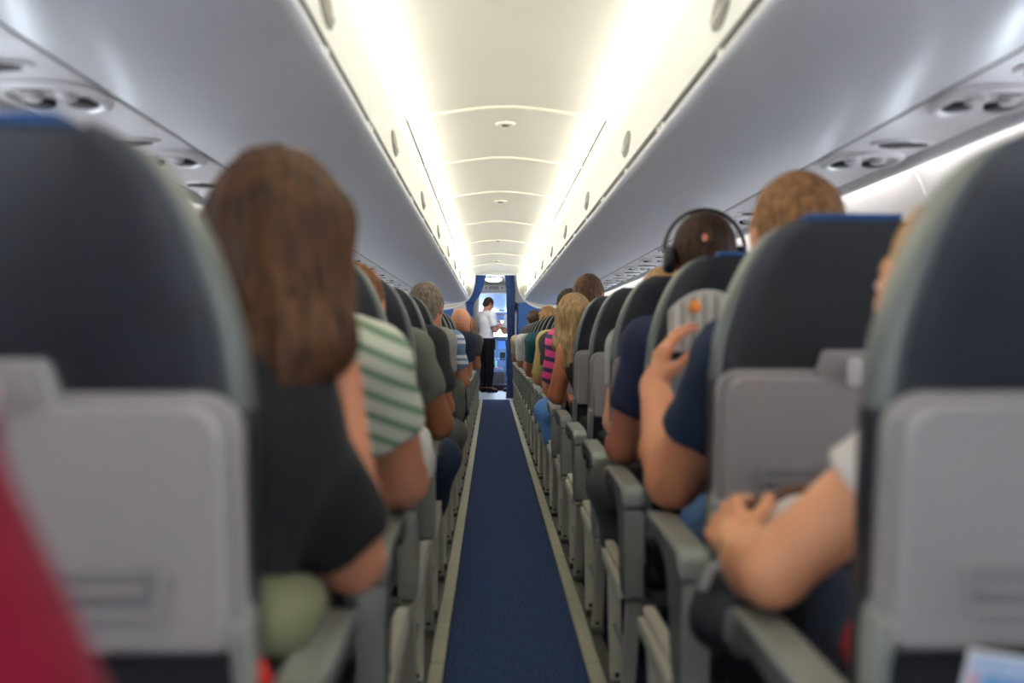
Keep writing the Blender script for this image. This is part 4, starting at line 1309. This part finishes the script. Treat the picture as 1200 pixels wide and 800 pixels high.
# --- right of the aisle
D = rowD(1)
person('passenger with bare bent arm on the armrest and white lace sleeve, gold watch',
       seated(D, .635, sc=.98, lean=-.06, head=(.500, D + .25, 1.062), yaw=.55, hsc=.98, elL=(.285, D + .30, .706), wrL=(.285, D + .485, .692), armw=1.04, shL=(.475, D + .20, .905),
              hdL=(-.06, .8, .45), hnL=(.75, .2, -.5), hsL=(.35, -.3, 1.0), curlL=.95), (204, 144, 106), cloth((206, 200, 194)), NAVYP, ('short', (150, 112, 74), (186, 146, 100)), vox=.0055, sleeve=.46, fat=1.05, sleeve_w=1.1)
D = rowD(2)
person('ginger-haired man in a dark teal-navy T-shirt and jeans, holding up a booklet',
       seated(D, .545, lean=-.03, head=(.522, D + .23, 1.192), hsc=1.06, elL=(.305, D + .37, .702), wrL=(.296, D + .56, .895), shL=(.398, D + .24, .965), armw=1.22,
              hdL=(.30, .10, 1.0), hnL=(1.0, .2, -.1), hsL=(.2, -1.0, .1), curlL=.42), (200, 138, 104), cloth((32, 44, 66)), DENIM, ('short', (88, 60, 38), (134, 96, 62)), vox=.0065, sleeve=.62, sleeve_w=1.22, fat=1.08)
D = rowD(3)
person('man with dark hair and thin crown, navy polo, charcoal trousers',
       seated(D, .53, lean=-.03, head=(.497, D + .22, 1.215), hsc=1.0, elL=(.30, D + .36, .700), wrL=(.33, D + .60, .68), shL=(.355, D + .24, .985), armw=1.12, knL=(.298, D + .665, .545), anL=(.42, D + .67, .092), crown=(-.018, -.108, .055)),
       (176, 112, 90), cloth((38, 44, 70)), cloth((64, 64, 62)), ('short', (36, 24, 18), (64, 42, 30)), vox=.007, sleeve=.62, sleeve_w=1.15)
D = rowD(4)
person('passenger with tan hair partly hidden behind the headphones wearer',
       seated(D, .56, sc=.97, head=(.515, D + .22, 1.125)), FAIR, cloth((150, 150, 150)), NAVYP, ('short', (140, 106, 68), (176, 138, 96)), vox=.009)
D = rowD(6)
person('blonde woman with long straight hair and bare shoulders',
       seated(D, .49, sc=.96, lean=-.05, head=(.342, D + .30, 1.105), female=True, hsc=1.02, strand=.3, hairendL=(.298, D + .25, .87), hairendR=(.355, D + .24, .89), hairendC=(.325, D + .215, .875), roll=-.05, yaw=-.1, elL=(.255, D + .36, .72), wrL=(.30, D + .56, .70), shL=(.305, D + .26, .955)),
       (204, 128, 96), cloth((60, 50, 48)), DENIM, ('long', (118, 92, 62), (176, 146, 106)), vox=.0055, strap=True)
D = rowD(7)
person('tall brown-haired man in a pink and navy striped shirt and jeans',
       seated(D, .47, sc=1.02, lean=-.03, head=(.478, D + .22, 1.24), yaw=-.35, elL=(.272, D + .36, .71), wrL=(.32, D + .58, .69), shL=(.310, D + .22, .985), knL=(.262, D + .665, .565), anL=(.42, D + .66, .092)),
       PINK, stripes('pink_navy_stripe_cloth', [(0, (222, 70, 132)), (.55, (52, 44, 88)), (.95, (222, 70, 132))], .062, 'Z', tilt=(0, -.25, 0)), cloth((88, 132, 190)), ('short', (66, 46, 34), (96, 70, 52)), vox=.007, sleeve=.80, sleeve_w=1.15)
D = rowD(8)
person('passenger with a dark hair bun behind the blonde woman',
       seated(D, .50, sc=.97, lean=-.03, head=(.43, D + .26, 1.20), female=True), TAN, cloth((70, 66, 66)), NAVYP, ('pony', (34, 26, 24), (58, 44, 38)), vox=.009)
D = rowD(9)
person('passenger in a mustard yellow shirt beside the pink striped shirt',
       seated(D, .51, head=(.52, D + .24, 1.07), lean=-.05, elL=(.272, D + .36, .71), wrL=(.31, D + .58, .70), shL=(.32, D + .22, .985)), FAIR, cloth((192, 172, 108)), KHAKI, ('short', (90, 70, 50), (120, 96, 70)), vox=.009, longsleeve=False, sleeve=.9, fat=1.1)
D = rowD(11)
person('passenger in a dark teal T-shirt with brown forearm beside aisle',
       seated(D, .50, head=(.52, D + .24, 1.07), lean=-.04, elL=(.27, D + .36, .71), wrL=(.31, D + .58, .70)), BROWN, cloth((44, 84, 92)), NAVYP, ('short', (40, 30, 26), (60, 46, 38)), vox=.010, sleeve=.62)
D = rowD(13)
person('passenger with tousled tan hair, far down on the right',
       seated(D, .50, lean=-.02, head=(.50, D + .24, 1.19), pitch=.1), FAIR, cloth((170, 166, 150)), NAVYP, ('curly', (140, 104, 68), (180, 140, 98)), vox=.010)
D = rowD(15)
person('passenger in a white shirt sleeve, far down on the right',
       seated(D, .50, head=(.52, D + .24, 1.07), lean=-.05, elL=(.27, D + .36, .71), wrL=(.31, D + .58, .70)), TAN, cloth((226, 226, 226)), GREYP, ('short', (60, 46, 36), (86, 66, 50)), vox=.010, sleeve=.8)
D = rowD(17)
person('passenger with frizzy dark brown hair near the navy curtain',
       seated(D, .50, lean=-.02, head=(.49, D + .24, 1.235)), TAN, cloth((150, 150, 156)), NAVYP, ('curly', (66, 50, 36), (98, 76, 54)), vox=.010)
D = rowD(19)
person('passenger in a beige sleeve, farthest on the right',
       seated(D, .50, head=(.52, D + .24, 1.07), lean=-.05, elL=(.27, D + .36, .71), wrL=(.31, D + .58, .70)), TAN, cloth((186, 172, 128)), GREYP, ('short', (60, 46, 36), (86, 66, 50)), vox=.011, sleeve=.7)

# --- crew at the front
def standing(x, y, yaw, sc=1.0, bow=.35, **kw):
    Rz = rot(yaw)
    def p(a, b, z): return V3(x, y, 0) + Rz @ V3(a, b, z)
    J = {'sc': sc, 'stand': True}
    J['pelvis'] = p(0, 0, .93 * sc); J['waist'] = p(0, .0, 1.08 * sc); J['chest'] = p(0, -.005, 1.27 * sc); J['neck'] = p(0, -.01, 1.44 * sc)
    J['head'] = p(0, .045, 1.595 * sc); J['R'] = rot(yaw + kw.pop('hyaw', 0), bow)
    for q, s in (('L', -1), ('R', 1)):
        J['sh' + q] = p(s * .175 * sc, -.005, 1.39 * sc)
        J['hip' + q] = p(s * .085, 0, .88 * sc); J['kn' + q] = p(s * .095, .02, .49 * sc); J['an' + q] = p(s * .10, -.01, .09); J['toe' + q] = Rz @ V3(0, 1.0, 0)
        J['el' + q] = p(s * .24, .03, 1.12 * sc); J['wr' + q] = p(s * .09, .24, 1.20 * sc)
        J['hd' + q] = Rz @ V3(-s * .4, .5, .7); J['hn' + q] = Rz @ V3(-s * .6, -.6, .2); J['hs' + q] = Rz @ V3(-s * .5, .3, .6)
        J['curl' + q] = .6
    for k_, v in kw.items(): J[k_] = V3(*v) if isinstance(v, tuple) else v
    return J
person('flight attendant in a white short-sleeved shirt and black trousers, looking down', standing(-.165, 19.75, -.95, 1.03, bow=.5, hyaw=.05), PINK, cloth((224, 224, 226), .7), BLACKP,
       ('short', (42, 28, 22), (66, 46, 36)), vox=.008, sleeve=.72, sleeve_w=1.2, shoes=(18, 18, 20))
person('crew member in white shirt and blue trousers half hidden by the navy curtain', standing(.345, 20.0, .9, 1.0, bow=.2), PINK, cloth((222, 224, 228), .7), cloth((40, 100, 170)),
       ('short', (50, 36, 28), (76, 56, 44)), vox=.009, sleeve=.7, sleeve_w=1.2)
# ------------------------------------------------------------------ things worn, held and carried
def blob(name, m, parent, prims, vox=.006, lo=None, hi=None, smooth=1):
    """small soft body from cones and ellipsoids, local coordinates"""
    pts = np.array([p for q in prims for p in ([q[1], q[2]] if q[0] == 'cone' else [q[1]])], float)
    rm = max(max(q[3:5]) if q[0] == 'cone' else max(q[2]) for q in prims) + .03
    F = Field(pts.min(0) - rm, pts.max(0) + rm, vox)
    for q in prims:
        if q[0] == 'cone': F.cone(q[1], q[2], q[3], q[4], q[5] if len(q) > 5 else .02)
        else: F.ell(q[1], q[2], None, q[3] if len(q) > 3 else .02)
    pos, q4 = F.mesh()
    return np_mesh(name, pos, q4, [m], parent, (0, 0, 0), smooth)

# headphones on the dark-haired man of the third row
D = rowD(3); hc = V3(.497, D + .22, 1.215)
r = empty('headphones', tuple(hc)); tag(r, 'black over-ear headphones with a thin band on the dark-haired man', 'headphones')
a = MB(); a.tube([(.108 * math.cos(t), -.012, .018 + .112 * math.sin(t)) for t in (PI * k / 24 for k in range(25))], .0055, 8); a.build('headband', M['black'], r)
for s in (-1, 1):
    MB().lathe([(.018, s * .080), (.036, s * .084), (.038, s * .098), (.030, s * .108), (.0, s * .110)], 18, 'X', (0, -.012, -.004)).build('ear_cup', M['black'], r)

# gold watch of the bare-armed passenger
D = rowD(1)
w = V3(.285, D + .485, .692); e = V3(.285, D + .30, .706); u = unit(w - e); c0 = w - u * .016
own = [o for o in COL.objects if o.get('label', '').startswith('passenger with bare bent arm')][0]
a = MB(); n = 20
v1 = unit(np.cross(u, V3(0, 0, 1.0))); v2 = np.cross(u, v1)
b0 = V3(*own.location)
a.loft([[tuple(c0 + u * du + (v1 * math.cos(t) + v2 * math.sin(t)) * rr - b0) for t in (2 * PI * k / n for k in range(n))] for du, rr in ((-.007, .030), (-.007, .0335), (.007, .033), (.007, .0295))], True, False, False, True)
a.build('wristwatch', M['gold'], own)

# booklet held up by the ginger-haired man
D = rowD(2)
bk = mat('ribbed_grey_print', (206, 204, 196), .5); 
r = empty('booklet', (.412, D + .618, 1.030)); tag(r, 'pale grey ribbed booklet with an orange patch, held up beside navy shoulder', 'booklet')
a = MB(); pts = []
for k in range(13):
    x = -.075 + .16 * k / 12; pts.append((x, .012 * math.sin(k / 12 * PI)))
outl = []
top = lambda x: .085 - .9 * (x - .02) ** 2 * 6 * .9
a.loft([[(x, y, -.06) for x, y in pts] + [(x, y + .006, -.06) for x, y in pts[::-1]], [(x, y, top(x) - .008) for x, y in pts] + [(x, y + .006, top(x) - .008) for x, y in pts[::-1]],
        [(x * .94, y, top(x)) for x, y in pts] + [(x * .94, y + .006, top(x)) for x, y in pts[::-1]]], True, True, True, False)
a.build('cover', bk, r)
for k in range(12):
    x = -.068 + .145 * k / 11; y = .012 * math.sin((x + .075) / .16 * PI)
    a = MB(); a.tube([(x, y - .001, -.05), (x, y - .001, top(x) - .012)], .0022, 5); a.build('rib', M['psu'] if k % 2 else M['arm_grey'], r)
a = MB(); a.lathe([(.016, -.0045), (.015, -.0065), (0, -.007)], 14, 'Y', (-.012, .0085, .045)); a.build('orange_patch', mat('orange_print', (236, 150, 70), .5), r)

# magazine in the pocket of the nearest right seat
D = rowD(1)
r = empty('magazine', (.428, D + yR(.6) - .050, .472)); tag(r, 'glossy pale blue magazine standing in the pocket of the nearest right seat', 'magazine')
r.rotation_euler = (math.radians(6), math.radians(9), 0)
MB().box(-.075, .125, -.007, 0, 0, .222, b=.002).build('pages', M['white_paint'], r)
MB().box(-.073, .123, -.0085, -.0072, .002, .22).build('cover', mat('pale_blue_print', (150, 182, 216), .3, rgb2=(196, 206, 226), scale=9), r)
MB().box(-.060, .11, -.0095, -.0087, .165, .20).build('print_band', mat('blue_print', (104, 150, 200), .35), r)
MB().box(-.050, -.005, -.0095, -.0087, .10, .15).build('print_picture', mat('tan_print', (170, 140, 110), .35, var=.3, scale=60), r)
MB().box(.015, .085, -.0095, -.0087, .10, .15).build('print_picture', mat('brown_print', (150, 130, 120), .35, var=.3, scale=60), r)
MB().box(-.071, -.066, -.0095, -.0087, .02, .20).build('print_line', mat('pink_print', (214, 120, 140), .35), r)

# bundles in the laps and between the seats near the camera
D = rowD(1)
r = empty('plastic_bag', (.405, D + .55, .685)); tag(r, 'crumpled white and brown bag in the lap beyond the bare arm', 'bag')
blob('white_wrap', mat('crumpled_white_plastic', (222, 222, 220), .3, var=.1, scale=30, bump=.9, bump_scale=40), r, [('ell', (.0, 0, .03), (.075, .06, .05)), ('ell', (.05, .02, .055), (.045, .04, .035))])
blob('brown_flap', cloth((84, 62, 52)), r, [('ell', (-.045, .02, .060), (.038, .026, .022)), ('ell', (.0, .035, .080), (.034, .022, .014))])
r = empty('handbag', (.33, D + .60, .60)); tag(r, 'black handbag with pale grey strap below the watch', 'handbag')
blob('body', M['dark_leather'], r, [('ell', (0, 0, 0), (.085, .07, .065)), ('cone', (-.05, -.02, -.03), (.05, -.02, -.03), .05, .05)])
a = MB(); a.tube([(-.082, -.04, .02), (-.07, -.05, .055), (-.02, -.055, .075), (.04, -.05, .07), (.08, -.03, .03)], .008, 8); a.build('strap', M['latch'], r)
r = empty('pouch', (.405, D + .235, .625)); tag(r, 'red pouch with white and orange edge squeezed behind the right front armrest', 'pouch')
blob('red_cloth', cloth((176, 24, 36)), r, [('ell', (0, 0, 0), (.050, .045, .055))])
blob('white_edge', cloth((226, 224, 220)), r, [('cone', (-.01, -.02, .055), (.045, .0, .085), .012, .010)])
blob('orange_flap', cloth((224, 150, 50)), r, [('ell', (.035, .03, .095), (.030, .022, .022))])
D = rowD(1)
r = empty('cloth_bag', (-.330, D + .205, .672)); tag(r, 'olive cloth bag between the woman and her armrest', 'bag')
blob('body', cloth((112, 112, 84)), r, [('ell', (0, 0, 0), (.052, .052, .050)), ('ell', (.022, .05, .005), (.036, .050, .036))])
r = empty('pouch', (-.330, D + .085, .628)); tag(r, 'red pouch peeking out beside the left front armrest', 'pouch')
blob('body', cloth((170, 34, 30)), r, [('ell', (0, 0, 0), (.026, .034, .040))])
D = rowD(3)
r = empty('carrier_bag', (-.285, D + .42, .62)); tag(r, 'white crumpled bag over the armrest ahead of the striped sleeve', 'bag')
blob('body', mat('white_plastic_bag', (224, 224, 224), .4, var=.06, scale=30, bump=.8, bump_scale=50), r, [('ell', (0, 0, .045), (.048, .065, .075)), ('ell', (-.02, -.035, .085), (.032, .035, .04)), ('ell', (.01, .03, .095), (.028, .04, .035)), ('ell', (.022, .05, .02), (.03, .045, .05)), ('ell', (.025, -.04, .03), (.026, .03, .05))])
D = rowD(6)
r = empty('backpack', (-.245, D + .12, .70)); tag(r, 'grey fabric bag hanging over the armrest near the navy knee', 'bag')
blob('body', cloth((86, 86, 80)), r, [('ell', (0, 0, -.02), (.050, .10, .10)), ('ell', (.01, -.06, .05), (.04, .05, .06)), ('cone', (-.01, .06, -.06), (-.01, .08, -.14), .04, .03)])
blob('strap', M['black'], r, [('cone', (.048, -.02, .06), (.052, .04, -.06), .008, .008), ('cone', (.052, .04, -.06), (.02, .06, -.12), .008, .008)])
